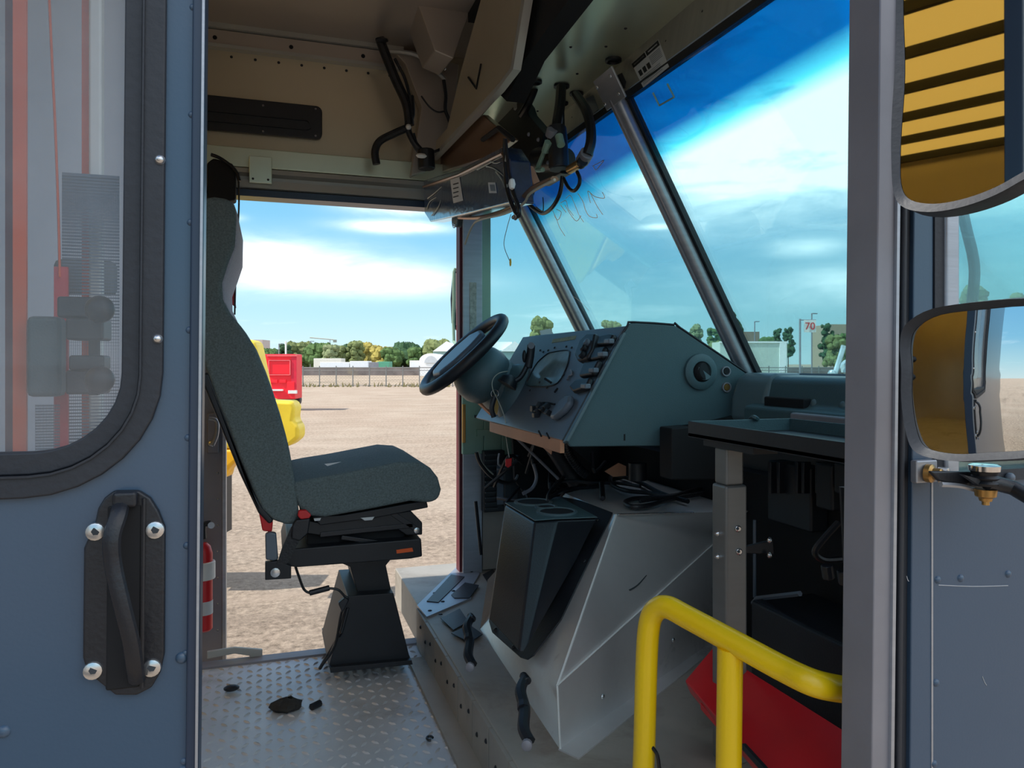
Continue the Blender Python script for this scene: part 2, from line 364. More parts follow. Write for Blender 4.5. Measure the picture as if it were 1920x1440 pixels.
# ceiling, cargo roof and ribs
struct('ceiling',M().bb((-.72,.72,ZC),(1.0,YF+.04,ZC+.03)),K['ceil'])
rf=struct('cargo_roof',M().bb((-4.2,.72,2.35),(-.72,YF+.04,2.355)),K['frp'])
for k in range(8): link('roof_bow',M().bb((-4.15+k*.48,.72,2.30),(-4.12+k*.48,YF+.04,2.349)),K['black'],rf)
link('roof_drop',M().bb((-.74,.72,ZC),(-.72,YF+.04,2.36)),K['head'],rf)
wb=struct('wall_back',M().bb((-4.24,.72,-.04),(-4.2,YF+.04,2.36)),K['wallp'])
struct('wall_left',M().bb((-4.2,YF,2.0),(-.72,YF+.04,2.36)),K['wallp'])
nw_=M().bb((-4.2,YN,-.5),(-.95,YN+.045,2.36)); nw_.bb((-.95,YN,1.78),(1.0,YN+.045,2.03)); struct('wall_near',nw_,K['blue'])
link('inner_post',M().bb((-1.0,YN+.05,0),(-.93,YN+.1,2.0)),K['wallp'])['kind']='structure'
# driver door post, lower panel
jp=T('door_post',(.70,YF,.12),kind='structure')
jp.p('post',M().bb((.665,YF-.03,.10),(.738,YF+.02,1.62)),K['alu'],bevel=.003)
jp.p('front_flange',M().bb((.740,YF-.012,.75),(.775,YF+.02,1.6)),K['gmet'],bevel=.002)
jp.p('edge_seal',M().bb((.655,YF-.02,.10),(.6645,YF+.03,1.45)),K['rose'])
jp.p('punch_marks',M().bb((.69,YF-.032,.93),(.715,YF-.03,1.18)),mat('punched_label',(175,178,168),.6,0,.5,60))
jp.p('striker',M().bb((.66,YF-.045,.60),(.672,YF-.031,.74)),K['brass'],bevel=.002)
for z_ in (.655,): 
    for x_ in (.685,.705,.722): jp.p('rivet',M().dome(V(x_,YF-.031,z_),V(0,-1,0),.006,.003,8),K['black'])
lp=struct('wall_front_left',M().bb((.74,YF,-.3),(1.27,YF+.03,.82)).bb((1.25,.72,-.3),(1.28,YF,.80)),K['louv'])
gm=M(); 
for a,b in (((865,735),(905,850)),((905,770),(938,850)),((938,785),(990,850))):
    p=aY(*a,YF-.02); q=aY(*b,YF-.02); gm.bb((p.x,YF-.037,q.z),(q.x,YF,p.z))
link('green_bracket',gm,K['gmet'],lp,bevel=.004)
p=aY(895,808,YF-.05); q=aY(985,815,YF-.05); link('bracket_lip',M().bb((p.x,YF-.05,q.z),(q.x,YF-.03,p.z+.004)),K['gmet'],lp)
link('grey_kick_panel',M().bb(aY(905,940,YF-.012),aY(960,1062,YF-.002)),K['dirty'],lp)
# windscreen: two panes, pillars, header
WG=glass('windscreen_glass',(190,236,240),(1.376,.07,0),.05)
ZB=.846; ZT=1.575
def wpt(z,y,off=0): return V(WX(z),y,z)+NW*off
for nm,y0,y1,ZT in (('window_1',.76,1.675,1.545),('window_2',1.725,2.60,1.56)):
    w=struct(nm,M().prism([wpt(ZB,y0),wpt(ZB,y1),wpt(ZT,y1),wpt(ZT,y0)],NW*.006),WG)
    sl_=M(); 
    for ya,yb in ((y0-.006,y0+.008),(y1-.008,y1+.006)): sl_.prism([wpt(ZB,ya,-.004),wpt(ZB,yb,-.004),wpt(ZT,yb,-.004),wpt(ZT,ya,-.004)],NW*.014)
    link('rubber_seal',sl_,K['black'],w)
    link('sill_seal',M().prism([wpt(ZB,y0,-.006),wpt(ZB,y1,-.006),wpt(ZB+.012,y1,-.006),wpt(ZB+.012,y0,-.006)],NW*.014),K['black'],w)
def pillar(name,yc,w,z0,z1,kind='structure'):
    t=T(name,wpt(z0,yc),kind=kind)
    t.p('post',M().prism([wpt(z0,yc-w/2,-.03),wpt(z0,yc+w/2,-.03),wpt(z1,yc+w/2,-.03),wpt(z1,yc-w/2,-.03)],NW*.03),K['alu'],bevel=.012,seg=4)
    t.p('centre_bead',M().prism([wpt(z0,yc-w*.12,-.036),wpt(z0,yc+w*.12,-.036),wpt(z1-.04,yc+w*.12,-.036),wpt(z1-.04,yc-w*.12,-.036)],NW*.01),K['alud'],bevel=.003)
    t.p('outer_strip',M().prism([wpt(z0,yc-w*.3,.012),wpt(z0,yc+w*.3,.012),wpt(z1,yc+w*.3,.012),wpt(z1,yc-w*.3,.012)],NW*.01),K['black'])
    return t
cp=pillar('windscreen_divider',1.70,.048,ZB,1.60)
cp.p('cap_bracket',M().prism([wpt(1.545,1.63,-.034),wpt(1.545,1.735,-.034),wpt(1.615,1.735,-.034),wpt(1.615,1.63,-.034)],NW*.006),K['alu'],bevel=.002)
for dy,z_ in ((-.05,1.56),(-.05,1.6),(.028,1.6),(.028,1.56)): cp.p('screw',M().dome(wpt(z_,1.70+dy,-.034),-NW,.005,.003,8),K['screw'])
pillar('windscreen_corner_post',2.60,.085,ZB,1.6)
pillar('windscreen_near_post',.735,.05,ZB,1.6)
# strip over the glass, and the pale green shelf above it
hsl=(.862-(WX(1.55)-.005))/(1.66-1.548)
hp=struct('trim_4',M().prism([V(WX(1.55)-.005,.74,1.548),V(.862-hsl*(1.66-1.580),2.60,1.580),V(.862,2.6,1.66),V(.862,.74,1.66)],V(.03,0,.012)),K['aluh'])
link('header_seal',M().prism([V(WX(1.55)-.004,.74,1.524),V(WX(1.55)-.004,2.60,1.556),V(WX(1.55)-.006,2.6,1.574),V(WX(1.55)-.006,.74,1.542)],V(.03,0,.012)),K['black'],hp)
for y_ in (1.05,1.2,1.35,1.5,1.9,2.05): link('screw',M().dome(V(.855,y_,1.615),V(-.95,0,-.1),.004,.003,8),K['black'],hp)
sh=T('overhead_shelf',(.75,1.6,1.66),kind='structure')
sh.p('shelf_plate',M().bb((.632,.74,1.66),(.90,2.58,1.668)),K['shelf'])
sh.p('rear_lip',M().bb((.618,.74,1.655),(.632,2.0,1.69)),K['brown'])
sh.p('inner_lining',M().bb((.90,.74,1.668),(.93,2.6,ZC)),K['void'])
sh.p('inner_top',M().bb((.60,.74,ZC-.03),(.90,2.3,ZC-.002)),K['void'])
for px,py,r in ((1150,111,.021),(1053,160,.022),(1081,174,.020),(1004,152,.018),(1058,192,.012)):
    p=aZ(px,py,1.66); sh.p('grommet',M().lathe(p,V(0,0,-1),[(0,r),(.006,r),(.008,r*.75),(.002,r*.7)],18),K['bplast'])
for px,py in ((1136,87),(1173,53),(1070,88),(1082,138),(1008,208)):
    p=aZ(px,py,1.66); sh.p('screw',M().dome(p,V(0,0,-1),.004,.003,8),K['black'])
# near body: aluminium jamb, seals, blue cowl panel, quarter window
def nearstrip(t,name,xt0,xt1,xb0,xb1,y0,y1,mt,yt=-60,yb=1500,**kw):
    a=aY(xt0,yt,y0); b=aY(xt1,yt,y0); c=aY(xb1,yb,y0); d=aY(xb0,yb,y0)
    return t.p(name,M().prism([a,b,c,d],V(0,y1-y0,0)),mt,**kw)
nb=T('front_jamb',(.72,YN,.0),kind='structure')
nearstrip(nb,'jamb_face',1651,1688,1634,1670,YN,YN+.05,K['alud'],bevel=.002)
nearstrip(nb,'jamb_lip',1688,1693,1670,1676,YN-.004,YN+.02,K['alu'])
nearstrip(nb,'rubber_channel',1693,1717,1676,1706,YN+.006,YN+.03,K['rubber'])
nearstrip(nb,'rubber_bead',1700,1708,1683,1692,YN-.004,YN+.02,K['rubber'],bevel=.003)
nearstrip(nb,'corner_strip',1717,1753,1706,1747,YN,YN+.03,K['blue'],bevel=.002)
nearstrip(nb,'window_post_seal',1753,1775,1753,1775,YN-.002,YN+.03,K['rubber'],yb=895)
nearstrip(nb,'window_post',1775,1801,1775,1801,YN-.006,YN+.02,K['alu'],yb=895,bevel=.004)
cw=T('cowl_panel',(1.1,YN,-.4),kind='structure')
a=aY(1749,893,YN); b=aY(2060,893,YN); cc=aY(1749,1600,YN); dd=aY(2060,1600,YN)
cw.p('panel_sheet',M().prism([V(a.x,YN,a.z),V(b.x,YN,a.z),V(b.x,YN,dd.z-.3),V(a.x,YN,dd.z-.3)],V(0,.01,0)),K['blue'],bevel=.001)
link('seam',M().bb((a.x-.003,YN-.001,-.3),(a.x-.0005,YN+.01,a.z)),K['alu'])['kind']='structure'
for px,py in ((1758,1087),(1801,1084),(1890,1076),(1755,1280),(1751,1432),(1894,893+8)):
    cw.p('rivet',M().dome(aY(px,py,YN),V(0,-1,0),.0048,.003,12),K['blue'])
for p0,p1 in (((1760,1097),(1890,1098)),((1842,1268),(1850,1285)),((1700,1080),(1704,1090))):
    cw.p('scratch',M().tube([aY(*p0,YN-.0004),aY((p0[0]+p1[0])/2,(p0[1]+p1[1])/2+2,YN-.0004),aY(*p1,YN-.0004)],.0004,4),K['ppl'])
p=aY(1801,893,YN); q=aY(2060,-60,YN)
struct('window_3',M().bb((p.x,YN+.008,p.z),(q.x,YN+.013,q.z)),glass('quarter_glass',(196,228,224)))
link('sill',M().bb((p.x-.02,YN-.004,p.z-.008),(q.x,YN+.02,p.z+.006)),K['rubber'])['kind']='structure'
# driver's quarter window
p=aY(905,400,YF); struct('window_4',M().prism([V(.776,YF+.005,.82),V(1.24,YF+.005,.82),V(WX(1.5),YF+.005,1.5),V(.776,YF+.005,1.5)],V(0,.005,0)),glass('driver_quarter_glass',(206,236,236)))
# near sliding door (open, seen from outside)
XD=aY(382,700,YN-.02).x
D=T('door_1',(XD,YN-.02,.885),kind='structure')
yo=YN-.035
xr=aY(305,400,yo).x; zb=aY(50,938,yo).z; xr2=aY(226,400,yo).x; zb2=aY(50,852,yo).z
D.p('door_skin',M().ring(rr(xr-.62-.1,XD-.004,-.42,1.78,.002),rr(xr-.60,xr-.006,zb+.006,1.62,.085),yo+.006,yo+.012),K['blue'])
D.p('edge_trim',M().bb((XD-.010,yo+.001,-.42),(XD,yo+.03,1.78)),K['dblue'],bevel=.002)
D.p('edge_highlight_strip',M().bb((XD-.0025,yo-.002,-.42),(XD-.0005,yo+.001,1.78)),K['alu'])
D.p('inner_skin',M().ring(rr(xr-.70,XD-.01,-.42,1.78,.002),rr(xr-.60,xr-.006,zb+.006,1.62,.085),yo+.026,yo+.03),K['alud'])
g1=rr(xr-.61,xr,zb,1.63,.098); xm=aY(262,400,yo).x; zm=aY(50,895,yo).z; g2=rr(xr-.58,xm,zm,1.6,.078); g3=rr(xr-.55,xr2,zb2,1.57,.062)
D.p('window_gasket',M().ring(g1,g2,yo,yo+.008),K['rubber'],bevel=.002)
g2b=rr(xr-.582,xm+.0015,zm-.0015,1.6,.079)
D.p('gasket_bead',M().ring(g2b,g2,yo-.002,yo+.004),K['rubber'])
D.p('inner_gasket',M().ring(g2,g3,yo+.003,yo+.016),K['rubber'],bevel=.002)
D.p('pane',M().bb((xr-.56,yo+.012,zb2-.01),(xr2+.008,yo+.015,1.6)),glass('door_glass',(225,230,236),None,.20))  # strong pale film puts haze into the pane's colour
for px,py,r in ((296,300,.0042),(295,636,.0040)): D.p('bolt',M().dome(aY(px,py,yo),V(0,-1,0),r,.004,12),K['screw'])
for k in range(-1,9): D.p('rivet',M().dome(aY(356-.5*k,13+203*k*.995,yo+.006),V(0,-1,0),.0030,.0016,12),K['blue'])
for px,py in ((352,1445),(14,1374),(346,1233)): D.p('rivet',M().dome(aY(px,py,yo+.006),V(0,-1,0),.005,.003,12),K['blue'])
# recessed door handle
hy=yo
hs=[(180,985),(186,955),(198,935),(215,922),(262,921),(284,935),(300,960),(312,990),(313,1228),(306,1262),(290,1290),(262,1305),(222,1305),(190,1280),(168,1262),(160,1235),(160,1030)]
D.p('handle_plate',M().prism([aY(a,b,hy) for a,b in hs],V(0,.008,0)),K['bplast'],bevel=.002)
D.p('handle_recess',M().bb(aY(203,950,hy-.001),aY(270,1285,hy+.004)),K['void'],bevel=.002)
D.p('handle_cap',M().bb(aY(212,925,hy-.008),aY(262,950,hy)),K['bplast'],bevel=.003)
D.p('recess_rib',M().tube([aY(272,935,hy-.001),aY(272,1290,hy-.001)],.0016,6,sm=0),K['bplast'])
D.p('door_handle',M().tube([aY(228,952,hy-.006),aY(224,970,hy-.014),aY(213,1010,hy-.020),aY(216,1060,hy-.020),aY(232,1130,hy-.022),aY(250,1200,hy-.020),aY(258,1250,hy-.014),aY(262,1275,hy-.004)],.0066,10,flat=.7),K['bplast'])
for px,py in ((182,998),(294,994),(180,1258),(290,1252)):
    s_=D.p('screw',M().lathe(aY(px,py,hy),V(0,-1,0),[(0,.0072),(.002,.0068),(.003,.004)],16),K['screw'])
    D.p('screw_socket',M().cyl(aY(px,py,hy-.0028),aY(px,py,hy-.0034),.0032,n=6),K['black'],parent=s_)
D.o.rotation_euler=(0,R_(.5),0)
# far jamb behind the seat
jb=T('latch_jamb',(-.2,YF,0),kind='structure')
p=aY(386,700,YF-.05); q=aY(424,700,YF-.05)
jb.p('jamb_sheet',M().bb((p.x-.12,YF-.05,-.12),(q.x-.008,YF-.01,1.45)),K['alud'])
jb.p('jamb_edge',M().bb((q.x-.012,YF-.06,-.12),(q.x,YF-.01,1.45)),K['alu'],bevel=.002)
for k in range(9): jb.p('rivet',M().dome(V(q.x-.025,YF-.05,.02+k*.085),V(0,-1,0),.004,.003,8),K['alu'])
lt=M(); a=aY(388,775,YF-.07); b=aY(410,850,YF-.07); 
jb.p('latch_plate',M().bb(a,b+V(0,.02,0)),K['alud'],bevel=.004)
jb.p('latch_lever',M().tube([aY(392,785,YF-.09),aY(406,790,YF-.09),aY(406,815,YF-.09),aY(398,835,YF-.09)],.007,8),K['alu'])
jb.p('latch_bolt',M().dome(aY(396,832,YF-.07),V(0,-1,0),.012,.012,12),K['screw'])
# ================================================================ DRIVER SEAT
SN=2.02; SW=.47
ST=T('driver_seat',(.28,2.26,0),'charcoal fabric driver seat on a black pedestal beside the open far doorway','seat')
def prof(pts,y,w,dx=0): return M().prism([aY(a,b,y) for a,b in pts],V(0,w,0))
bk=[(385,690),(350,560),(342,470),(352,395),(372,372),(402,368),(428,372),(440,384),(443,410),(440,462),(428,492),(416,530),(418,562),(432,588),(452,612),(476,650),(497,700),(514,748),(530,798),(543,845),(551,890),(558,935),(561,965),(556,984),(536,984),(512,976),(492,956),(474,920),(452,868),(432,815),(408,755)]
ST.p('backrest',prof(bk,SN,SW),K['fabric'],bevel=.022,seg=4,ang=60)
hrp=[(420,372),(438,380),(445,400),(444,462),(433,494),(420,530),(421,562),(434,590),(424,586),(413,562),(408,530),(414,500),(428,470),(433,440),(432,400)]
ST.p('headrest_panel',prof(hrp,SN+.012,SW-.024),K['fabl'],bevel=.006,seg=3,label='pale grey headrest front panel')
rear=[(372,700),(392,700),(470,912),(492,950),(514,976),(505,984),(484,962),(450,890)]
ST.p('back_shell',prof(rear,SN+.004,SW-.008),K['bplast'],bevel=.006)
cu=[(548,905),(580,898),(640,888),(700,876),(750,866),(786,868),(808,878),(822,896),(828,918),(824,934),(812,942),(798,943),(770,940),(740,946),(700,954),(650,963),(610,970),(580,968),(562,955),(552,930)]
ST.p('seat_cushion',prof(cu,SN,SW),K['fabric'],bevel=.02,seg=4,ang=60)
ST.p('cushion_seam',M().tube([aY(a,b,SN+.004) for a,b in ((556,909),(610,898),(680,884),(745,871),(780,872),(800,882),(808,905),(805,936))],.0017,6),K['black'])
ST.p('cushion_tray',prof([(585,968),(640,966),(700,956),(800,938),(803,952),(700,972),(600,985)],SN+.02,SW-.05),K['black'],bevel=.003)
ST.p('suspension_upper',prof([(566,975),(600,980),(770,958),(792,980),(792,1003),(762,1004),(740,988),(600,1004),(572,1000)],SN+.03,SW-.08),K['black'],bevel=.003)
ST.p('suspension_bellows',prof([(575,1000),(760,990),(758,1018),(575,1030)],SN+.05,SW-.12),K['void'],bevel=.004)
arm=M()
for a,b,w in (((600,1003),(775,985),9),((640,1008),(740,1022),8),((735,962),(786,996),10)):
    p,q=aY(*a,SN+.028),aY(*b,SN+.028); d=(q-p).normalized(); n_=V(-d.z,0,d.x)*w/F*2.1/2; arm.prism([p-n_,q-n_,q+n_,p+n_],V(0,.01,0))
ST.p('scissor_arm',arm,K['bplast'],bevel=.002)
ST.p('lower_frame',prof([(540,1030),(790,1010),(792,1044),(770,1048),(560,1064),(530,1062)],SN+.01,SW-.05),K['black'],bevel=.004)
ST.p('frame_sticker',M().plate([aY(a,b,SN+.0085) for a,b in ((743,1031),(773,1027),(775,1034),(744,1038))],.001),K['orange'],label='small orange sticker')
ST.p('belt_anchor',prof([(497,1055),(520,1052),(546,1062),(546,1085),(497,1088)],SN-.01,.02),K['black'],bevel=.002)
ST.p('anchor_bolt',M().lathe(aY(516,1073,SN-.01),V(0,-1,0),[(0,.012),(.005,.012),(.006,.007)],12),K['screw'])
ST.p('frame_bolt',M().lathe(aY(781,994,SN+.03),V(0,-1,0),[(0,.009),(.005,.008),(.006,.004)],12),K['screw'])
ST.p('grey_side_cap',prof([(497,1002),(505,998),(518,1000),(522,1050),(512,1052),(498,1050)],SN-.004,.02),K['face'],bevel=.004)
ST.p('belt_retractor_cover',prof([(484,955),(490,952),(512,978),(510,998),(492,996)],SN+.01,.03),K['redp'],bevel=.004,label='red plastic belt guide')
ST.p('belt_webbing',prof([(560,968),(578,960),(565,1005),(545,1048),(536,1060),(519,1058),(528,1030),(545,990)],SN-.012,.004),K['wire'])
ST.p('buckle_body',prof([(555,975),(582,972),(578,1000),(562,1015),(546,1010),(548,985)],SN-.022,.02),K['bplast'],bevel=.004)
ST.p('buckle_button',prof([(560,958),(574,957),(584,966),(580,972),(564,974),(558,968)],SN-.024,.02),K['redp'],bevel=.003,label='red buckle button')
ST.p('white_tab',M().plate([aY(a,b,SN-.002) for a,b in ((608,860+10),(632,861+6),(640,859+7),(614,864+10))],.001),K['ppl'])
ST.p('white_tab',M().plate([aY(a,b,SN+.016) for a,b in ((588,972),(602,971),(600,976),(590,977))],.001),K['ppl'])
ST.p('white_tab',M().plate([aY(a,b,SN+.016) for a,b in ((676,971),(702,969),(698,975),(684,976))],.001),K['ppl'])
def taper(t,name,px4,yn,yf,mt,ybn=None,**kw):   # near face from pixels at plane yn, straight back to yf
    return t.p(name,M().prism([aY(a,b,yn) for a,b in px4],V(0,yf-yn,0)),mt,**kw)
taper(ST,'pedestal_neck',((655,1058),(722,1052),(735,1115),(672,1118)),2.14,2.36,K['black'],bevel=.002)
taper(ST,'pedestal_base',((652,1118),(738,1112),(770,1240),(616,1252)),2.10,2.38,K['black'],bevel=.002)
taper(ST,'mount_foot',((618,1252),(772,1238),(774,1246),(620,1262)),2.08,2.40,K['black'],bevel=.001)
ST.p('frame_gusset',prof([(640,1056),(735,1046),(722,1062),(664,1066)],2.12,.2),K['black'])
ST.p('cable_lead',M().tube([aY(a,b,SN+.05) for a,b in ((554,1062),(560,1080),(570,1105),(582,1112),(592,1112))],.0035,8),K['hose'])
ST.p('cable_plug',M().tube([aY(580,1112,SN+.05),aY(618,1102,SN+.05)],.008,8,sm=0),K['bplast'],bevel=.002)
ST.p('cable_lead',M().tube([aY(a,b,SN+.06) for a,b in ((618,1103),(634,1106),(646,1118),(652,1124),(640,1150),(628,1210),(606,1245))],.0035,8),K['hose'])
ST.p('cable_boot',M().prism([aY(a,b,SN+.05) for a,b in ((634,1132),(648,1120),(654,1126),(642,1150))],V(0,.02,0)),K['bplast'],bevel=.003)
p=aY(610,1225,2.06); ST.p('rod',M().tube([aZ(600,1253,.008),aY(640,1185,2.09),aY(652,1140,2.1)],.005,8,sm=0),K['black'])
# shoulder belt bracket and belt behind the seat
bt=T('shoulder_belt',(-.12,2.56,.4),'black shoulder belt hanging from a dark bracket behind the seat headrest','seat belt')
bt.p('upper_bracket',prof([(388,305),(400,296),(436,306),(442,320),(442,375),(388,380)],2.52,.06),K['void'],bevel=.006)
bt.p('bracket_arm',M().tube([aY(a,b,2.5) for a,b in ((396,290),(415,298),(440,318),(449,340))],.011,8,flat=.5),K['black'])
bt.p('belt_webbing',M().tube([aY(a,b,2.5) for a,b in ((447,325),(448,380),(446,430),(442,520),(440,590))],.006,6,flat=.5),K['wire'])
bt.p('belt_webbing',M().prism([aY(a,b,2.5) for a,b in ((438,490),(441,560),(443,578),(434,570),(428,545))],V(0,.004,0)),K['redp'],label='red webbing behind the headrest')
# ================================================================ DASHBOARD
YS=1.67
# plane of the instrument face: contains the Y direction
f0=aY(1166,622,YS); f1=aY(1056,826,YS); NF=(f1-f0).cross(V(0,1,0)).normalized()
if NF.x>0: NF=-NF
aF=lambda px,py,off=0: aP(px,py,f0+NF*off,NF)
DB=T('dashboard',(1.0,2.0,.6),'grey green driver dashboard with round side vent and opened instrument panel','dashboard')
sidep=[(1180,607),(1192,604),(1262,610),(1272,614),(1412,708),(1400,716),(1378,745),(1374,780),(1300,796),(1259,800),(1257,836),(1070,838),(1058,822),(1160,640)]
DB.p('side_panel',M().prism([aY(a,b,YS) for a,b in sidep],V(0,.012,0)),K['dash'],bevel=.003)
top=[(1180,607),(1262,610),(1272,614),(1412,708)]
tp_=[aY(a,b,YS+.008) for a,b in top]; mm=M()
for i in range(3): 
    mm.prism([tp_[i]+(V(.006,0,-.004) if i==0 else V(0,0,0)),tp_[i+1],tp_[i+1]-V(0,0,.012),tp_[i]-V(-.006,0,.016)],V(0,.78,0))
DB.p('top_cover',mm,K['dash'],bevel=.003)
DB.p('edge_gasket',M().tube([aY(a,b,YS+.002) for a,b in ((1056,826),(1100,745),(1150,655),(1177,610),(1186,604),(1264,609),(1274,614),(1414,709))],.0032,6,sm=2),K['black'])
L=.80
fp=[f0,f1,f1+V(0,L,0),f0+V(0,L,0)]
# face outline as in the photo
face=[aF(a,b) for a,b in ((1170,620),(1056,828),(1052,842),(980,826))]
ft=f0+(f0-f1).normalized()*.016
fb=[ft+V(0,.005,0),f1+V(0,.005,0),f1+V(0,L,0),ft+V(0,L-.02,0)]
DB.p('instrument_face',M().prism(fb,-NF*.012),K['face'],bevel=.002)
DB.p('face_edge_strip',M().prism([aF(1163,628,.004),aF(1054,830,.004),aF(1062,826,.004),aF(1170,622,.004)],-NF*.008),K['dashl'],bevel=.002)
win=[aF(a,b,.001) for a,b in ((1026,664),(1038,660),(1066,657),(1067,670),(1062,690),(1046,718),(1020,725),(988,722),(996,700),(1008,680))]
DB.p('gauge_window',M().prism(win,-NF*.004),mat('cloudy_gauge_lens',(104,124,126),.18,0,.25,30,coat=.5))
DB.p('gauge_rim',M().tube([w_+NF*.001 for w_ in win],.0018,6,closed=True,sm=3),K['black'])
DB.p('tape_strip',M().prism([aF(a,b,.001) for a,b in ((1037,636),(1080,629),(1078,636),(1034,643))],-NF*.003),mat('aged_tape',(150,150,110),.6,0,.3,60))
for px,py in ((1028,657),(1019,660),(1040,652),(1062,650),(1072,652),(1013,657),(1057,703),(1012,717),(1026,727),(994,732)): DB.p('screw',M().dome(aF(px,py,.001),NF,.004,.003,8),K['black'])
for a,b in (((1022,710),(1034,718)),((1040,736),(1046,728))): DB.p('slot',M().tube([aF(*a,.001),aF(*b,.001)],.0032,6,sm=0),K['void'])
DB.p('clip',M().tube([aF(*a,.004) for a in ((1070,694),(1072,702),(1066,706),(1064,712))],.003,6),K['alud'])
# switch pods down the near side of the face
def pod(pts,h,mt=K['bplast'],nm='switch_pod'): 
    a=[aF(x,y,.0) for x,y in pts]; DB.p(nm,M().prism(a,NF*h),mt,bevel=.007,seg=3)
pod([(1112,632),(1128,632),(1122,662),(1112,680),(1094,684),(1088,672),(1098,645)],.022)
pod([(1132,634),(1152,630),(1160,632),(1150,650),(1126,652)],.016); pod([(1118,656),(1144,654),(1136,676),(1114,680)],.016)
pod([(1104,684),(1134,680),(1120,708),(1094,712)],.018); pod([(1088,716),(1116,712),(1108,732),(1082,740),(1074,730)],.016)
for x,y in ((1105,645),(1099,656),(1096,668)): DB.p('toggle_knob',M().lathe(aF(x,y,.018),NF,[(0,.010),(.012,.010),(.016,.006)],14),K['face'] if y==645 else K['bplast'])
for x,y in ((1142,640),(1130,664),(1113,694),(1098,724)): DB.p('rocker_switch',M().box(aF(x,y,.02),(.016,.03,.012),None),K['face'],bevel=.003)
DB.p('hand_bulge',M().prism([aF(x,y) for x,y in ((1046,776),(1056,760),(1070,748),(1080,746),(1078,760),(1066,776),(1048,790),(1040,790))],NF*.02),K['face'],bevel=.009,seg=4)
con=M()
for x,y in ((1000,766),(1008,772),(1018,768),(1024,762),(1012,760),(1028,774),(1005,778)): con.box(aF(x,y,.008),(.018,.02,.014),Matrix.Rotation(x*.3,3,'Y'))
DB.p('loose_connectors',con,K['black'],bevel=.002)
DB.p('slot_recess',M().tube([aF(x,y,.002) for x,y in ((1010,756),(1024,755),(1040,758))],.0025,6),K['void'])
DB.p('lower_lip',M().prism([f1+V(-.004,.01,0),f1+V(-.004,.01,-.032),f1+V(-.004,.62,-.032),f1+V(-.004,.62,0)],V(.012,0,0)),K['tan'],bevel=.002,label='tan bare metal lower lip')
for x,y in ((1010,808),(1025,812)): DB.p('lip_slot',M().tube([aP(x,y,f1+V(-.006,0,0),V(1,0,0)),aP(x+5,y+10,f1+V(-.006,0,0),V(1,0,0))],.0025,6,sm=0),K['void'])
DB.p('hanging_card',M().prism([aX(a,b,f1.x+.01) for a,b in ((1010,816),(1036,820),(1033,852),(1006,830))],V(.002,0,0)),K['tan'],label='tan card tab hanging down')
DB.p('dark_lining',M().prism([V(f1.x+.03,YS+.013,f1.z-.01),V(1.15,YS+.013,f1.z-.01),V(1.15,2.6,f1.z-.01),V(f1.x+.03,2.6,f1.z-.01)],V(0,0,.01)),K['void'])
p=aY(1312,697,YS)
DB.p('vent_ring',M().lathe(p,V(0,-1,0),[(0,.047),(.008,.046),(.012,.040),(.012,.027),(.004,.024)],28),K['dash'])
DB.p('vent_ball',M().lathe(p+V(.005,0,0),V(.3,-1,.15),[(-.002,.027),(.010,.0255),(.014,.022),(.015,.012)],24),K['void'])
DB.p('vent_flap',M().prism([p+V(.005+.021*math.cos(a),-.017,.021*math.sin(a)) for a in [R_(-215+18*i) for i in range(11)]],V(.0,.003,0)),K['dashl'])
for (x,y),mt in (((1360,696),K['void']),((1361,726),K['brass'])):
    p=aY(x,y,YS); k_=DB.p('push_button',M().lathe(p,V(0,-1,0),[(0,.013),(.006,.013),(.006,.010),(.003,.0095)],18),K['alud']); DB.p('button_core',M().lathe(p+V(0,-.003,0),V(0,-1,0),[(0,.009),(.003,.008)],14),mt,parent=k_)
DB.p('keyhole',M().box(aY(1171,820,YS-.0005),(.004,.001,.016)),K['void'])
# passenger dash moulding
PD=T('passenger_dash',(1.2,1.2,.7),'smooth grey green moulded dash ledge under the near windscreen pane','dashboard')
sec=lambda y,d=0:[V(1.255,y,.735),V(1.255,y,.858),V(1.16,y,.856+d),V(1.145,y,.845),V(1.13,y,.79),V(1.10,y,.782),V(1.10,y,.735)]
PD.p('ledge',M().prism(sec(.76),V(0,.80,0)),K['dash'],bevel=.008,seg=3)
PD.p('end_pod',M().prism([V(1.25,1.50,.735),V(1.25,1.50,.862),V(1.165,1.50,.862),V(1.14,1.5,.85),V(1.125,1.50,.80),V(1.12,1.50,.735)],V(0,.155,0)),K['dashl'],bevel=.022,seg=5)
PD.p('recess',M().bb((1.115,1.36,.775),(1.16,1.50,.808)),K['void'],bevel=.004)
PD.p('front_rail',M().bb((1.085,.76,.762),(1.12,1.37,.778)),K['alud'],bevel=.005)
for x,y in ((1482,753),(1526,756),(1580,760)): PD.p('round_plug',M().dome(aP(x,y,V(1.137,0,.81),V(-.96,0,.26)),V(-.96,0,.26),.010,.004,14),K['dashl'])
# firewall and dark underdash
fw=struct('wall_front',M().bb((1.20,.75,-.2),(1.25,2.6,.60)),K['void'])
ub=T('underdash_unit',(1.1,1.2,.1),'dark plastic heater housings and ribs on the firewall below the tray','heater')
for a,b,c_ in (((1438,862),(1520,1000),1.15),((1528,866),(1560,960),1.12),((1562,866),(1632,940),1.10)):
    p=aX(*a,c_); q=aX(*b,c_); ub.p('housing',M().bb((c_,p.y,p.z),(1.20,q.y,q.z)),K['black'],bevel=.006)
for x in (1446,1462,1496,1508,1534): 
    p=aX(x,866,1.14); q=aX(x,925,1.14); ub.p('rib',M().bb((1.135,p.y-.005,q.z),(1.155,p.y+.005,p.z)),K['bplast'],bevel=.002)
ub.p('lower_box',M().bb((1.02,1.0,.08),(1.19,1.42,.36)),K['bplast'],bevel=.008)
ub.p('seam_rail',M().tube([aX(1415,975,1.1),aX(1415,1120,1.1)],.004,6,sm=0),K['face'])
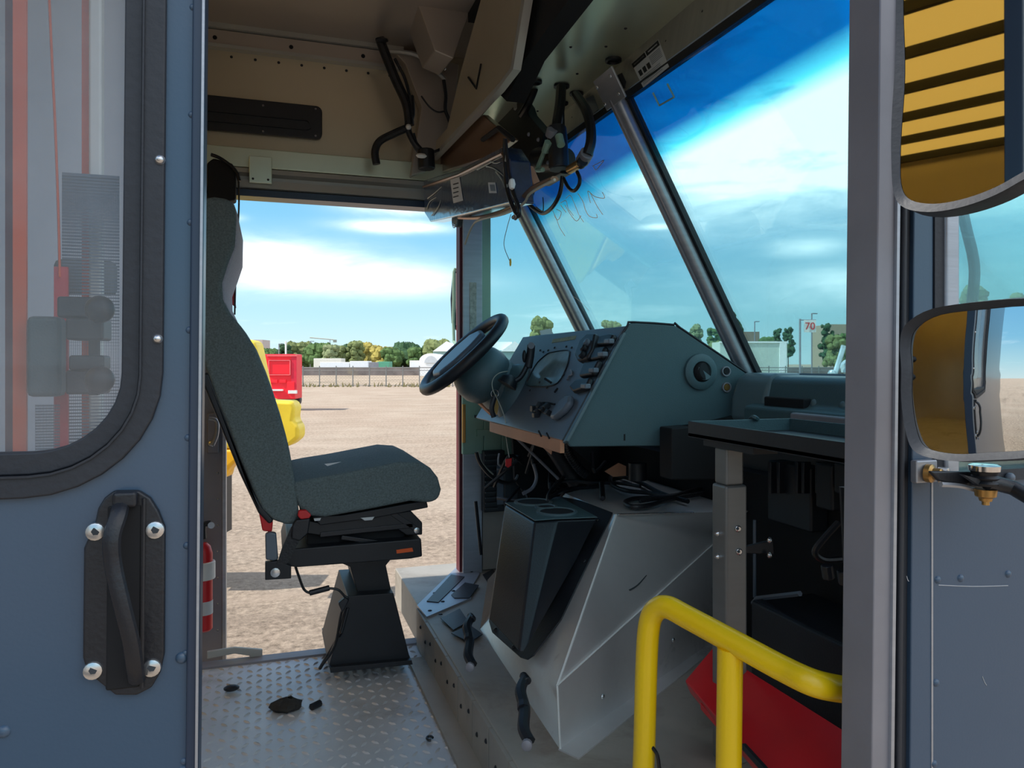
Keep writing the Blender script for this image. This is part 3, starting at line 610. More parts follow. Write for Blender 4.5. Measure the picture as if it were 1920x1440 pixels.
ub.p('seam_rail',M().tube([aX(1412,1132,1.05),aX(1420,1122,1.05),aX(1500,1113,1.05)],.006,6,sm=0),K['face'])
ub.p('bracket_arm',M().plate([aY(a,b,1.22) for a,b in ((1394,1025),(1450,1012),(1452,1040),(1394,1038))],.006),K['black'],bevel=.002)
for x,y in ((1443,1013),(1443,1041)): ub.p('screw',M().dome(aY(x,y,1.21),V(0,-1,0),.006,.005,10),K['screw'])
bx=T('black_duct',(1.0,1.55,.45),'dark duct box under the dashboard right beside the grey side panel','duct')
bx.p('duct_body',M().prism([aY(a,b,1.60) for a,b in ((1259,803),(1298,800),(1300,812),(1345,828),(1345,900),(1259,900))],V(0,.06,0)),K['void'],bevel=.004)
bx.p('canister',M().cyl(aY(1195,900,1.9),aY(1195,868,1.9),.026),K['black'])
bx.p('copper_scrap',M().plate([aY(a,b,1.95) for a,b in ((1134,884),(1160,868),(1174,874),(1174,892),(1150,894))],.004),K['tan'])
# ================================================================ STEERING COLUMN
YW=2.27
w0=aY(944,592,YW); w1=aY(792,738,YW); wc=(w0+w1)/2; ra=(w0-w1).length/2-.017; axd=(w0-w1).normalized(); wn=V(axd.z,0,-axd.x); wn=wn if wn.x>0 else -wn   # wn points down the column
SC=T('steering_column',(wc.x+.2,YW,.5),'black steering wheel on a grey column with a gear lever','steering wheel')
rim=[wc+axd*(ra*math.cos(a))+V(0,1,0)*(ra*math.sin(a)) for a in [2*math.pi*i/40 for i in range(40)]]
SC.p('wheel_rim',M().tube(rim,.0185,12,closed=True,sm=0),K['bplast'])
def W_(u,v,h): return wc+axd*(u*ra)+V(0,v*ra,0)+wn*h
pad=[(.55,.0),(.45,.38),(.1,.52),(-.3,.5),(-.62,.3),(-.7,0),(-.62,-.3),(-.3,-.5),(.1,-.52),(.45,-.38)]
SC.p('horn_pad',M().prism([W_(u*1.05,v*1.1,-.022) for u,v in pad],wn*.055),K['face'],bevel=.012,seg=4,label='grey horn pad')
for u,v in ((.62,.62),(.62,-.62),(-.75,.45),(-.75,-.45)):
    SC.p('spoke',M().prism([W_(u*.5-v*.1,v*.5+u*.1,.02),W_(u*1.08-v*.06,v*1.08+u*.06,.003),W_(u*1.08+v*.06,v*1.08-u*.06,.003),W_(u*.5+v*.1,v*.5-u*.1,.02)],wn*.016),K['bplast'],bevel=.004)
SC.p('wheel_hub',M().lathe(W_(0,0,.03),wn,[(0,.07),(.02,.085),(.05,.095),(.085,.092),(.115,.075),(.13,.05)],28),K['dash'])
p=aY(968,745,YW-.06)
SC.p('column_shroud',M().ball(aY(972,745,YW-.04),.078,20,sc=(1.0,.9,1.35)),K['dash'])
SC.p('upper_shroud',M().lathe(aY(905,690,YW),(aY(975,760,YW)-aY(905,690,YW)),[(0,.06),(.04,.078),(.10,.082),(.15,.066),(.2,.035)],24),K['dash'])
SC.p('column_jacket',M().tube([aY(955,720,YW),aY(1010,795,YW),aY(1080,905,YW)],.028,12,sm=0),K['black'])
SC.p('tan_channel',M().prism([aY(a,b,YW+.03) for a,b in ((880,738),(900,738),(935,770),(985,795),(975,802),(935,790))],V(0,.04,0)),K['tan'],label='tan bare metal channel under the column')
SC.p('gear_lever',M().tube([aY(a,b,YW-.14) for a,b in ((963,716),(975,708),(984,694),(991,676),(993,655))],.008,10),K['bplast'])
SC.p('lever_grip',M().tube([aY(990,690,YW-.14),aY(994,668,YW-.14),aY(996,646,YW-.14)],.0125,12),K['bplast'],bevel=.003)
SC.p('lever_button',M().cyl(aY(996,648,YW-.155),aY(996,648,YW-.158),.010),K['face'])
SC.p('lever_trigger',M().ball(aY(983,668,YW-.135),.010,10,sc=(.7,.7,2)),K['bplast'])
SC.p('lever_boot',M().lathe(aY(950,722,YW-.13),V(.5,0,.8),[(0,.032),(.02,.026),(.032,.012)],14),K['black'])
SC.p('key',M().prism([aY(a,b,YW-.10) for a,b in ((925,742),(931,740),(935,762),(932,778),(926,770))],V(0,.003,0)),K['brass'])
SC.p('key_fob',M().tube([aY(928,742,YW-.11),aY(922,765,YW-.11),aY(926,782,YW-.11)],.008,8),K['bplast'])
SC.p('key_ring',M().tube([aY(928,738,YW-.1)+V(.012*math.cos(a),0,.012*math.sin(a)) for a in [R_(30*i) for i in range(12)]],.0015,6,closed=True,sm=0),K['screw'])
SC.p('tag_string',M().tube([aY(a,b,YW-.13) for a,b in ((952,696),(935,700),(924,712),(924,730),(938,760),(948,790),(949,820),(955,858))],.0014,6),K['wirel'])
SC.p('red_tag',M().prism([aY(a,b,YW-.13) for a,b in ((948,861),(960,859),(959,873),(953,877),(948,874))],V(0,.004,0)),K['redp'],bevel=.001,label='small red tag on a string')
SC.p('rake_rod',M().tube([aY(955,808,2.15),aY(1047,898,2.15)],.0045,6,sm=0),K['alud'])
SC.p('rake_rod',M().tube([aY(968,798,2.2),aY(1000,825,2.2)],.008,6,sm=0),K['black'])
pc=M()
for i in range(14):
    x0,y0=random.uniform(960,1120),random.uniform(820,930); pc.tube([aY(x0,y0,2.42),aY(x0+random.uniform(-30,30),y0+random.uniform(-30,40),2.36),aY(x0+random.uniform(-60,40),y0+random.uniform(10,60),2.46)],.006,6,sm=4)
PE=T('pedal_assembly',(.8,2.3,.15),'tangle of black brackets, pedals and rods under the steering column','pedals')
PE.p('linkage',pc,K['black'])
PE.p('bracket_plate',M().plate([aY(a,b,2.5) for a,b in ((960,800),(1060,830),(1110,870),(1110,950),(1000,950),(965,900))],.02),K['void'],bevel=.004)
PE.p('pedal_arm',M().tube([aY(a,b,2.34) for a,b in ((1000,870),(1006,895),(998,915),(980,926))],.006,8),K['alud'])
PE.p('pedal_arm',M().tube([aY(a,b,2.36) for a,b in ((1040,867),(1060,876),(1058,892))],.004,8),K['alud'])
PE.p('corrugated_hose',M().tube([aY(a,b,2.1) for a,b in ((1058,820),(1066,850),(1085,878),(1100,890))],.012,10),K['hose'])
hr=M(); hp_=cat([aY(a,b,2.1) for a,b in ((1058,820),(1066,850),(1085,878),(1100,890))],8)
for i in range(1,len(hp_)-1): hr.lathe(hp_[i],hp_[i+1]-hp_[i-1],[(-.0015,.0145),(.0015,.0145)],12)
PE.p('hose_ribs',hr,K['bplast'])
# electronics box with fins on the far side wall
lu=T('finned_module',(.85,2.6,.2),'dark finned electronics module below the green bracket by the door post','module')
p=aY(908,846,2.58); q=aY(938,960,2.58); lu.p('module_body',M().bb((p.x,2.585,q.z),(q.x+.02,2.645,p.z)),K['black'],bevel=.004)
for k in range(11): z_=q.z+.012+k*(p.z-q.z-.02)/10.5; lu.p('fin',M().bb((p.x+.004,2.575,z_),(q.x-.01,2.588,z_+.006)),K['louv'])
lu.p('label_plate',M().bb(aY(932,872,2.57),aY(946,945,2.575)),K['face'])
p=aY(946,870,2.56); q=aY(972,950,2.56); lu.p('second_module',M().bb((p.x,2.56,q.z),(q.x,2.63,p.z)),K['louv'],bevel=.004)
lu.p('clamp',M().tube([aY(a,b,2.55) for a,b in ((936,850),(934,870),(944,878),(932,880))],.004,6,sm=2),K['alu'])
lu.p('cable',M().tube([aY(a,b,2.5) for a,b in ((893,848),(900,868),(920,892),(945,905),(965,902),(972,890))],.007,8),K['hose'])
lu.p('cable',M().tube([aY(a,b,2.5) for a,b in ((896,846),(905,870),(925,890))],.003,6),K['wirel'])
lu.p('strut',M().tube([aY(892,940,2.5),aY(902,1040,2.5)],.006,6,sm=0),K['black'])
# ================================================================ ENGINE COVER
EC=T('engine_cover',(.8,1.75,.124),'scuffed bare aluminium engine cover with angled faces beside the yellow handrail','engine cover')
A0=V(.545,1.37,.124); A1=aP(1045,1285,V(.545,1.37,0),FW)            # near rear corner, foot and shoulder
Bt=V(.84,1.727,.5); Bt2=aZ(1345,966,.5); Bf=V(.835,2.06,.5)          # top: near rear, near front, far rear
G0=V(.575,2.065,.124); G1=V(.60,2.075,.26)
sdv=(V(1.02,1.685,0)-V(.545,1.37,0)).normalized()
E0=A0+sdv*.79; tt=(E0-A0).x
E1=V(E0.x,E0.y,.40)
TF=V(1.19,Bt2.y+.02,.5); TB=V(1.19,2.3,.5)
sh_=M()
vs=[A0,A1,Bt,Bf,G1,G0, E0,E1,TF,TB,V(1.19,2.35,.124)]
sh_.add(vs,[(0,1,2,3,4,5),(1,7,8,2),(0,6,7,1),(2,8,9,3),(5,4,3,9,10)])
EC.p('cover_shell',sh_,K['cover'])
EC.p('edge_weld',M().tube([A1,Bt],.0026,6,sm=0),K['white']); EC.p('edge_weld',M().tube([A1,E1],.0020,6,sm=0),K['white'])
EC.p('edge_weld',M().tube([A0+V(0,0,.003),A1],.0024,6,sm=0),K['white'])
wm=M()
for i in range(60): wm.ball(Bt+V(0,0,.001)+(TF-Bt)*(.02+.9*i/60*.62),.0048,6,sc=(.8,1.5,.5))
EC.p('weld_bead',wm,K['screw'])
EC.p('scuff_mark',M().tube([aP(a_,b_,A1,(Bt-A1).cross(E1-A1).normalized())-FW*.002 for a_,b_ in ((1180,1106),(1196,1096),(1212,1078))],[.004,.001],5,flat=.3),K['louv'])
EC.p('base_flange',M().prism([A0+V(-.004,0,0),E0+V(0,-.002,0),E0+V(0,-.03,0),A0+V(.02,-.045,0)],V(0,0,.003)),K['cover'])
sn=(sdv.cross(V(0,0,1))).normalized()
for k,(f_,h_) in enumerate(((.20,.05),(.62,.075),(.40,.05))): EC.p('screw',M().dome(A0+sdv*.79*f_+V(0,0,h_)+sn*.001,sn,.006,.004,10),K['screw'])
# rear face frame
NR=((A1-A0)*0+ (Bt-V(.56,1.42,.124))).cross(V(0,1,0)).normalized()
rf0=Vector(Bt); nR=(Bt-A1).cross(Bf-Bt).normalized(); 
if nR.x>0: nR=-nR
aR=lambda px,py,off=0: aP(px,py,rf0+nR*off,nR)
# cup holder console
CB=EC
top_=[aZ(a,b,.50) for a,b in ((947,944),(1060,934),(1122,972),(1000,978))]
zt=.507
t4=[aZ(950,942,zt),aZ(1062,936,zt),aZ(1122,972,zt),aZ(1002,978,zt)]
b4=[aR(918,1165,.02),aR(935,1150,.005),aR(1000,1215,.005),aR(986,1228,.02)]
t4n=[aZ(947,946,zt-.003),aZ(1002,979,zt-.003),aZ(1044,976,zt-.003),aZ(1120,973,zt-.003),aZ(1055,938,zt-.003)]
b4n=[aR(916,1162,.06),aR(972,1222,.06),aR(984,1224,.05),aR(1080,1050,.006),aR(985,1020,.006)]
cm_=M().add(t4n+b4n,[(0,1,2,3,4),(5,9,8,7,6),(0,5,6,1),(1,6,7,2),(2,7,8,3),(3,8,9,4),(4,9,5,0)])
CB.p('cup_console',cm_,K['bplast'],bevel=.005,seg=3,label='dark moulded twin cup holder console')
CB.p('console_top',M().prism([p+V(0,0,.0025) for p in t4n],V(0,0,.003)),K['dash'],bevel=.001)
fl_=[aR(a,b,.004) for a,b in ((946,950),(916,1165),(922,1185),(975,1232),(988,1236),(1000,1228),(1052,1160),(1090,1080),(1142,975),(1148,960),(1090,938),(1050,930))]
CB.p('mounting_flange',M().prism(fl_,-nR*.004),K['bplast'],bevel=.003)
for x,y in ((1120,975),(1095,1052),(928,1180),(963,1212)): CB.p('screw',M().dome(aR(x,y,.005),nR,.006,.003,8),K['black'])
for x,y,r in ((1000,944,.052),(1044,962,.052),(1024,953,.030)):
    p=aZ(x,y,zt); rr_=CB.p('cup_ring',M().lathe(p,V(0,0,1),[(-.002,r),(.006,r),(.007,r-.006),(.005,r-.009),(.003,r-.011)],32,cap=False),K['dashl'])
    CB.p('cup_well',M().cyl(p+V(0,0,-.002),p+V(0,0,.0045),r-.009,n=32),K['void'],parent=rr_)  # flat dark disc paints the shade inside the cup
# rubber hold-down latches on the rear face
def latch(t,x0,y0,x1,y1,Y):
    a=aR(x0,y0,.012); b=aR(x1,y1,.012); d=(b-a).normalized(); w=V(0,1,0)
    l=t.p('rubber_latch',M().tube([a,a+(b-a)*.2-V(.012,0,0),a+(b-a)*.5-V(.006,0,0),a+(b-a)*.8-V(.010,0,0),b],.0115,8,flat=.8),K['black'])
    t.p('latch_head',M().tube([a-w*.016,a+w*.016],.009,8,sm=0),K['black'],parent=l,bevel=.003)
    t.p('latch_collar',M().lathe(a+(b-a)*.42-V(.008,0,0),d,[(0,.012),(.016,.012)],8),K['bplast'],parent=l)
    t.p('latch_bolt',M().lathe(b+V(-.006,-.003,-.002),V(-.4,-.9,0),[(0,.010),(.008,.010),(.010,.006)],12),K['alud'],parent=l)
latch(EC,884,1158,886,1246,2.0); latch(EC,985,1272,993,1390,1.5)
# wiring bundle lying on the engine cover
CW=T('cable_bundle',(1.0,1.9,.5),'black corrugated wiring bundle lying coiled on top of the engine cover','cable')
def wz(t,ps,r,z=.512,nm='loom',mt='wire'): return t.p(nm,M().tube([aZ(a,b,z) for a,b in ps],r,8),K[mt])
wz(CW,((1290,940),(1240,925),(1200,905),(1160,892),(1145,895),(1150,910),(1175,920),(1220,925),(1260,935)),.0065)
wz(CW,((1290,925),(1240,932),(1190,935),(1172,942),(1185,950),(1215,948),(1260,935),(1320,925)),.0065)
wz(CW,((1030,925),(1045,905),(1070,902),(1110,905),(1160,906),(1200,912)),.0055)
wz(CW,((1028,935),(1060,918),(1100,914),(1130,912)),.0055)
wz(CW,((1060,890),(1048,905),(1030,925),(1028,940)),.006)
wz(CW,((1200,940),(1260,930),(1300,918),(1330,915)),.005,.52)
CW.p('plug',M().tube([aZ(1128,905,.54),aZ(1130,935,.51)],.008,8,sm=0),K['bplast'],bevel=.002)
# ================================================================ TRAY ON ITS POST
XT=.80; TZ=.770
a=aX(1290,790,XT); TR=T('tray_table',(.86,1.15,.06),'black steel lipped tray on a telescoping grey square post','tray')
y1=a.y; TR.p('tray_base',M().bb((XT,.76,TZ-.03),(1.045,y1,TZ-.024)),K['black'])
TR.p('rear_lip',M().bb((XT,.76,TZ-.032),(XT+.004,y1,TZ)),K['black'],bevel=.001)
TR.p('far_lip',M().bb((XT+.004,y1-.004,TZ-.03),(1.045,y1,TZ)),K['dash'],bevel=.001)
TR.p('front_lip',M().bb((1.041,.76,TZ-.03),(1.045,y1-.004,TZ)),K['dash'],bevel=.001)
p=aZ(1580,795,TZ-.015); TR.p('fold_latch',M().tube([p+V(-.01,.02,.006),p+V(.0,0,.0),p+V(-.01,-.07,-.004),p+V(-.01,-.16,-.006)],.007,8,flat=.5),K['bplast'])
TR.p('latch_stud',M().lathe(p+V(-.005,.012,.0),V(0,0,1),[(0,.006),(.012,.006),(.014,.003)],10),K['screw'])
TR.p('catch',M().tube([aZ(1405,788,TZ-.02),aZ(1412,782,TZ+.004),aZ(1420,786,TZ)],.005,6),K['dash'])
TR.p('underside_channel',M().bb((XT+.01,y1-.20,TZ-.045),(XT+.06,y1-.04,TZ-.031)),K['black'])
yn=1.215
def sqpost(nm,pxl,pxr,pt,pb,dep,mt):
    a_=aY(pxl,pt,yn); b_=aY(pxr,pt,yn); c_=aY(pxr+12,pb,yn); d_=aY(pxl+12,pb,yn)
    return TR.p(nm,M().prism([a_,b_,c_,d_],V(0,dep,0)),mt,bevel=.005,seg=3)
u0=aY(1365,822,yn); l0=aY(1368,911,yn)
TR.p('upper_post',M().bb((u0.x-.004,yn,l0.z),(u0.x+.036,yn+.04,TZ-.045)),K['steelp'],bevel=.005,seg=3)
TR.p('lower_post',M().bb((l0.x-.010,yn-.003,.124),(l0.x+.038,yn+.045,l0.z)),K['steelp'],bevel=.005,seg=3)
for x,y in ((1383,991),(1385,1034)): b_=TR.p('post_bolt',M().lathe(aY(x,y,yn-.003),V(0,-1,0),[(0,.0065),(.003,.0065),(.005,.004)],12),K['screw']); TR.p('bolt_hole',M().cyl(aY(x,y,yn-.007),aY(x,y,yn-.0085),.003,n=8),K['black'],parent=b_)
for x,y in ((1349,1000),(1352,1043)): TR.p('post_bolt',M().lathe(V(l0.x-.010,yn+.02,aY(x,y,yn+.02).z),V(-1,0,0),[(0,.006),(.004,.006),(.008,.003)],10),K['screw'])
# ================================================================ YELLOW HANDRAIL
HR=T('grab_rail',(.6,.9,.06),'bright yellow bent tube handrail beside the aluminium door jamb','handrail')
q=V(.56,1.05,0)
dirr=(V(.69,.735,0)-V(.56,1.05,0)).normalized(); nrr=V(dirr.y,-dirr.x,0)
aH=lambda px,py: aP(px,py,q,nrr)
path=[aH(1204,1500),aH(1208,1400),aH(1212,1250),aH(1217,1175),aH(1228,1146),aH(1250,1138),aH(1290,1158),aH(1390,1212),aH(1470,1255),aH(1530,1282),aY(1590,1294,.80),aY(1620,1296,.785),aY(1650,1296,.775)]
foot=V(path[0].x,path[0].y,.124)
HR.p('rail_tube',M().tube([foot]+path,.0172,16,sm=8),K['yellow'])
s0=aH(1369,1215); s1=V(s0.x,s0.y,.124); 
HR.p('centre_leg',M().tube([s0,V(s0.x-.003,s0.y,s0.z*.5),s1],.0180,16,sm=4),K['yellow'])
HR.p('foot_flange',M().lathe(foot,V(0,0,1),[(0,.035),(.006,.035),(.007,.018)],20),K['yellow'])
HR.p('foot_flange',M().lathe(s1,V(0,0,1),[(0,.035),(.006,.035),(.007,.018)],20),K['yellow'])
one('lanyard',M().tube([aH(1222,1400),aH(1232,1415),aH(1236,1440),aH(1238,1470)],.003,6),K['hose'],'thin dark cord looped at the foot of the yellow handrail','cord')
# ================================================================ RED BOX
RB=T('red_steel_box',(.85,1.0,.06),'red painted steel box section lying tilted behind the yellow handrail','red box')
zz=.22
c1=aZ(1336,1216,.30); c2=aZ(1284,1276,.24); c3=aY(1560,1500,.86); c4=aY(1668,1432,.86)
c1=aD(1336,1214,1.55); c2=aD(1284,1276,1.50); c3=aD(1500,1530,1.02); c4=aD(1640,1405,1.10); c5=aD(1700,1480,1.0)
rm=M().plate([c1,c2,c3,c5,c4],.03); RB.p('red_plate',rm,K['red'],bevel=.003)
RB.p('plate_bevel',M().plate([aD(1590,1440,1.03),aD(1600,1400,1.08),aD(1660,1440,1.05),aD(1700,1520,1.0),aD(1580,1500,1.0)],.008),K['red'],bevel=.002)
RB.p('lower_tab',M().plate([aD(1313,1318,1.42),aD(1342,1352,1.36),aD(1342,1362,1.36),aD(1314,1330,1.42)],.01),K['red'])
RB.p('hinge_edge',M().tube([aD(1395,1400,1.2),aD(1440,1450,1.12),aD(1470,1480,1.08)],.006,6,sm=0),K['black'])
BP=T('step_mat',(1.0,1.1,.124),'black ribbed rubber step pad between the red box and the firewall','mat')
BP.p('pad',M().prism([aZ(1400,1215,.155),aZ(1475,1215,.155),aZ(1700,1340,.155),aZ(1700,1420,.155),aZ(1560,1420,.155)],V(0,0,-.028)),K['bplast'])
for ps in (((1480,1250),(1530,1275)),((1490,1300),(1560,1335)),((1560,1330),(1640,1300))): BP.p('ridge',M().tube([aZ(*ps[0],.157),aZ(*ps[1],.157)],.005,6,sm=0),K['black'])
BP.p('bright_lever',M().tube([aZ(1480,1228,.13),aZ(1556,1262,.12)],.004,6,sm=0),K['alud'])
# ================================================================ FUSE BRACKET BY THE JAMB
FB=T('latch_bracket',(.80,.86,.5),'dark slotted bracket plate with two bright screws inside the aluminium jamb','bracket')
yb=.86
FB.p('bracket_plate',M().ring([(aY(a,b,yb).x,aY(a,b,yb).z) for a,b in ((1577,914),(1617,918),(1617,1062),(1584,1056))],[(aY(a,b,yb).x,aY(a,b,yb).z) for a,b in ((1588,970),(1606,972),(1606,1010),(1588,1004))],yb,yb+.004),K['black'],bevel=.001)
FB.p('grey_core',M().bb(aY(1586,966,yb+.006),aY(1610,1014,yb+.01)),K['face'])
FB.p('top_flange',M().plate([aY(a,b,yb-.002) for a,b in ((1575,913),(1600,912),(1632,921),(1618,923))],.003),K['alu'])
FB.p('side_flange',M().bb(aY(1618,922,yb-.01),aY(1632,966,yb+.01)),K['shelf']); FB.p('side_flange',M().bb(aY(1620,1022,yb-.01),aY(1630,1064,yb+.01)),K['ppl'])
for x,y in ((1593,929),(1593,1045)): FB.p('screw',M().lathe(aY(x,y,yb),V(0,-1,0),[(0,.0055),(.003,.005),(.0045,.003)],12),K['screw'])
FB.p('jamb_strip',M().bb(aY(1631,880,.76),aY(1642,1116,.77)),K['alud'],bevel=.001)
FB.p('cable',M().tube([aY(a,b,.92) for a,b in ((1572,980),(1545,1010),(1528,1035),(1545,1050),(1585,1048))],.005,8),K['hose'])
for x,y in ((1550,1075),(1580,1085),(1603,1090),(1620,1078)): FB.p('connector',M().tube([aY(x,y-16,.9),aY(x+4,y+10,.9)],.009,8,sm=0),K['bplast'],bevel=.002)
# ================================================================ MIRRORS
def mirror(name,label,outl,D,n,curv,inset,thick):
    t=T(name,aD(1840,outl['c'],D),label,'mirror'); c=aD(1830,outl['c'],D); n=n.normalized()
    P=[aP(a,b,c,n) for a,b in outl['p']]; P=cat(P,4,True); cc=sum(P,V(0,0,0))/len(P)
    loop=P; N_=len(P); b0=M()
    inn=[p+(cc-p)*min(.9,inset/(cc-p).length) for p in P]
    # housing: front bezel + domed back
    L0=[p-n*(curv*(p-cc).length**2-.0005) for p in inn]; L1=[p+n*.006+(cc-p).normalized()*.003 for p in P]; L2=[p-n*.02 for p in P]; L3=[p+(cc-p)*.25-n*thick*.8 for p in P]; L4=[p+(cc-p)*.75-n*thick for p in P]
    vs=[];[vs.extend(l) for l in (L0,L1,L2,L3,L4)]
    fs=[(i*N_+k,i*N_+(k+1)%N_,(i+1)*N_+(k+1)%N_,(i+1)*N_+k) for i in range(4) for k in range(N_)]+[tuple(4*N_+k for k in range(N_))]
    t.p('housing',M().add(vs,fs),K['rubber'],ang=60)
    # glass: concentric loops with a slight dome
    mg=M(); rings=[]; 
    for j in range(7):
        f=j/6; rings+= [cc+(p-cc)*(1-f)-n*(curv*((p-cc)*(1-f)).length**2) for p in inn] if j<6 else [Vector(cc)]
    fs=[(i*N_+k,i*N_+(k+1)%N_,(i+1)*N_+(k+1)%N_,(i+1)*N_+k) for i in range(5) for k in range(N_)]+[(5*N_+k,5*N_+(k+1)%N_,6*N_) for k in range(N_)]
    t.p('mirror_glass',M().add(rings,fs),K['mirror'],ang=180)
    return t,cc
cA=aD(1830,150,.74)
nA=V(-.99,-.12,-.02)
MA,_=mirror('wing_mirror','large flat black framed wing mirror, the upper of the two mirrors',dict(c=150,p=[(1686,-40),(1681,100),(1673,230),(1674,320),(1680,372),(1700,396),(1745,404),(1800,397),(1860,378),(1915,350),(1990,300),(2040,200),(2050,0),(2030,-160),(1960,-240),(1800,-250),(1710,-200)]),.74,V(-.974,-.227,0),.0,.012,.06)
MB_,_=mirror('wing_mirror','smaller convex black framed wing mirror, the lower one on the steel arm',dict(c=710,p=[(1690,690),(1688,640),(1700,605),(1750,575),(1850,560),(1950,556),(2030,580),(2060,640),(2070,710),(2060,790),(2020,840),(1940,862),(1850,868),(1780,868),(1720,852),(1700,815),(1690,750)]),.74,V(-.955,-.296,0),.75,.010,.06)
MB_.o['group']='mirrors';MA.o['group']='mirrors'; del MB_.o['group']; del MA.o['group']
AR=T('mirror_arm',(.75,.62,.75),'steel hinge bracket with black arm bolted to the blue cowl below the lower mirror','bracket')
yb=.66
AR.p('mount_plate',M().bb(aY(1719,864,YN-.012),aY(1745,902,YN-.002)),K['alu'],bevel=.002)
AR.p('pivot_bolt',M().lathe(aY(1738,887,YN-.012),V(.35,-1,0),[(0,.011),(.006,.011),(.008,.007),(.016,.007),(.017,.005),(.024,.005)],12),K['brass'])
AR.p('bolt_nut',M().lathe(aY(1760,886,YN-.018),V(.4,-1,-.1),[(0,.008),(.010,.008),(.011,.004)],6),K['screw'])
AR.p('round_bolt',M().dome(aY(1770,902,YN-.02),V(-.2,-1,0),.008,.006,12),K['screw'])
AR.p('bracket_strap',M().plate([aY(a,b,yb) for a,b in ((1745,884),(1832,884),(1880,898),(1880,914),(1830,918),(1762,902))],.006),K['bplast'],bevel=.002)
AR.p('strap_edge',M().tube([aY(a,b,yb-.003) for a,b in ((1764,908),(1800,911),(1826,918))],.003,6),K['alu'])
AR.p('pivot_cap',M().lathe(aY(1846,879,yb-.015),V(0,0,1),[(-.002,.016),(.004,.0165),(.006,.012)],24),K['chrome'])
AR.p('rubber_bush',M().lathe(aY(1846,900,yb-.015),V(0,0,1),[(-.006,.014),(-.003,.0155),(0,.013),(.003,.0155),(.006,.013),(.010,.0145)],20),K['black'])
AR.p('pivot_nut',M().lathe(aY(1848,940,yb-.015),V(0,0,1),[(-.004,.004),(.0,.004),(.0005,.0065),(.004,.0075),(.006,.011),(.014,.012)],12),K['brass'])
AR.p('arm_tube',M().tube([aY(1850,905,yb-.02),aY(1900,915,yb-.03),aY(1990,970,yb-.08)],.0085,12,sm=2),K['bplast'])
AR.p('clamp_ear',M().prism([aY(a,b,yb-.02) for a,b in ((1806,890),(1850,902),(1856,912),(1836,910))],V(0,.006,0)),K['bplast'])
AR.p('small_knob',M().ball(aY(1894,895,YN-.008),.006,10),K['face'])
one('corrugated_conduit',M().tube([aY(a,b,.95) for a,b in ((1802,385),(1812,430),(1824,480),(1827,520),(1820,590))],.0085,10),K['louv'],'grey ribbed conduit hanging inside the near quarter window','conduit')
# ================================================================ OVERHEAD GEAR
XO=.56
OD=T('overhead_cabinet',(.7,1.9,1.67),'dark open overhead cabinet with cream hanging door beside the pale green shelf','cabinet')
OD.p('door_panel',M().prism([aX(a,b,XO) for a,b in ((912,-40),(984,-40),(958,128),(930,165),(800,304),(797,285),(838,240),(864,132))],V(.018,0,0)),K['wallp'],bevel=.003)
OD.p('door_edge',M().prism([aX(a,b,XO-.004) for a,b in ((984,-40),(990,-40),(962,130),(932,170),(804,306),(800,302),(930,163),(957,127))],V(.02,0,0)),K['head'])
OD.p('v_mark',M().tube([aX(878,145,XO-.002),aX(893,166,XO-.002),aX(902,120,XO-.002)],.003,6,sm=0),K['void'])
dk=M().prism([aX(a,b,XO+.03) for a,b in ((984,-60),(1110,-60),(985,110),(950,190),(930,170),(958,128))],V(.05,0,0)); 
OC=OD
OC.p('cabinet_shade',dk,K['void'])  # dark slab stands in for the shade in the open compartment
OC.p('brown_tray',M().prism([aX(a,b,XO+.03) for a,b in ((800,305),(905,215),(960,262),(925,290),(830,322))],V(.02,0,0)),K['brown'],bevel=.003,label='bronze brown bottom panel')
OC.p('tray_rib',M().tube([aX(a,b,XO+.02) for a,b in ((905,262),(935,240),(962,262))],.007,6,sm=0),K['void'])
FC=T('front_corner_liner',(.5,2.6,1.6),kind='structure')
FC.p('liner',M().prism([aY(a,b,YF-.06) for a,b in ((735,92),(860,120),(850,240),(800,320),(770,330),(790,200),(760,120))],V(0,.05,0)),K['ceil'],bevel=.004)
FC.p('corner_rib',M().tube([aY(a,b,YF-.08) for a,b in ((715,95),(770,100),(800,115),(835,150))],.008,6),K['head'])
FC.p('corner_fold',M().prism([aY(a,b,2.3) for a,b in ((770,-30),(900,-30),(850,110),(815,95))],V(0,.2,.02)),K['ceil'],bevel=.004)
FC.p('stud',M().dome(aY(832,128,YF-.07),V(0,-1,0),.009,.006,10),K['screw'])
# box wrapped in film under the cabinet
WB=T('film_wrapped_box',(.5,2.4,1.4),'dark blue box wrapped in clear film with two white labels below the cabinet','box')
XB=.50
fx=[aX(a,b,XB) for a,b in ((794,338),(860,318),(940,276),(955,300),(962,380),(945,384),(880,400),(806,416),(796,400))]
WB.p('box_body',M().prism(fx,V(.05,0,0)),mat('wrapped_navy_plastic',(40,58,88),.18,0,.5,14,.4,40,coat=.6),bevel=.004)
WB.p('top_edge',M().tube([aX(a,b,XB-.003) for a,b in ((794,350),(860,328),(942,288))],.004,6,sm=0),K['brown'])
WB.p('paper_label',M().prism([aX(a,b,XB-.002) for a,b in ((844,337),(861,332),(868,376),(850,381))],V(.001,0,0)),K['ppl'])
WB.p('paper_label',M().prism([aX(a,b,XB-.002) for a,b in ((915,342),(928,342),(931,362),(917,362))],V(.001,0,0)),K['ppl'])
for y_ in range(4): WB.p('print_line',M().prism([aX(a,b,XB-.0025) for a,b in ((849,345+y_*8),(859,342+y_*8),(860,344+y_*8),(850,347+y_*8))],V(.0004,0,0)),K['dpap'])
WB.p('print_line',M().prism([aX(a,b,XB-.0025) for a,b in ((918,346),(927,346),(929,358),(920,358))],V(.0004,0,0)),K['face'])
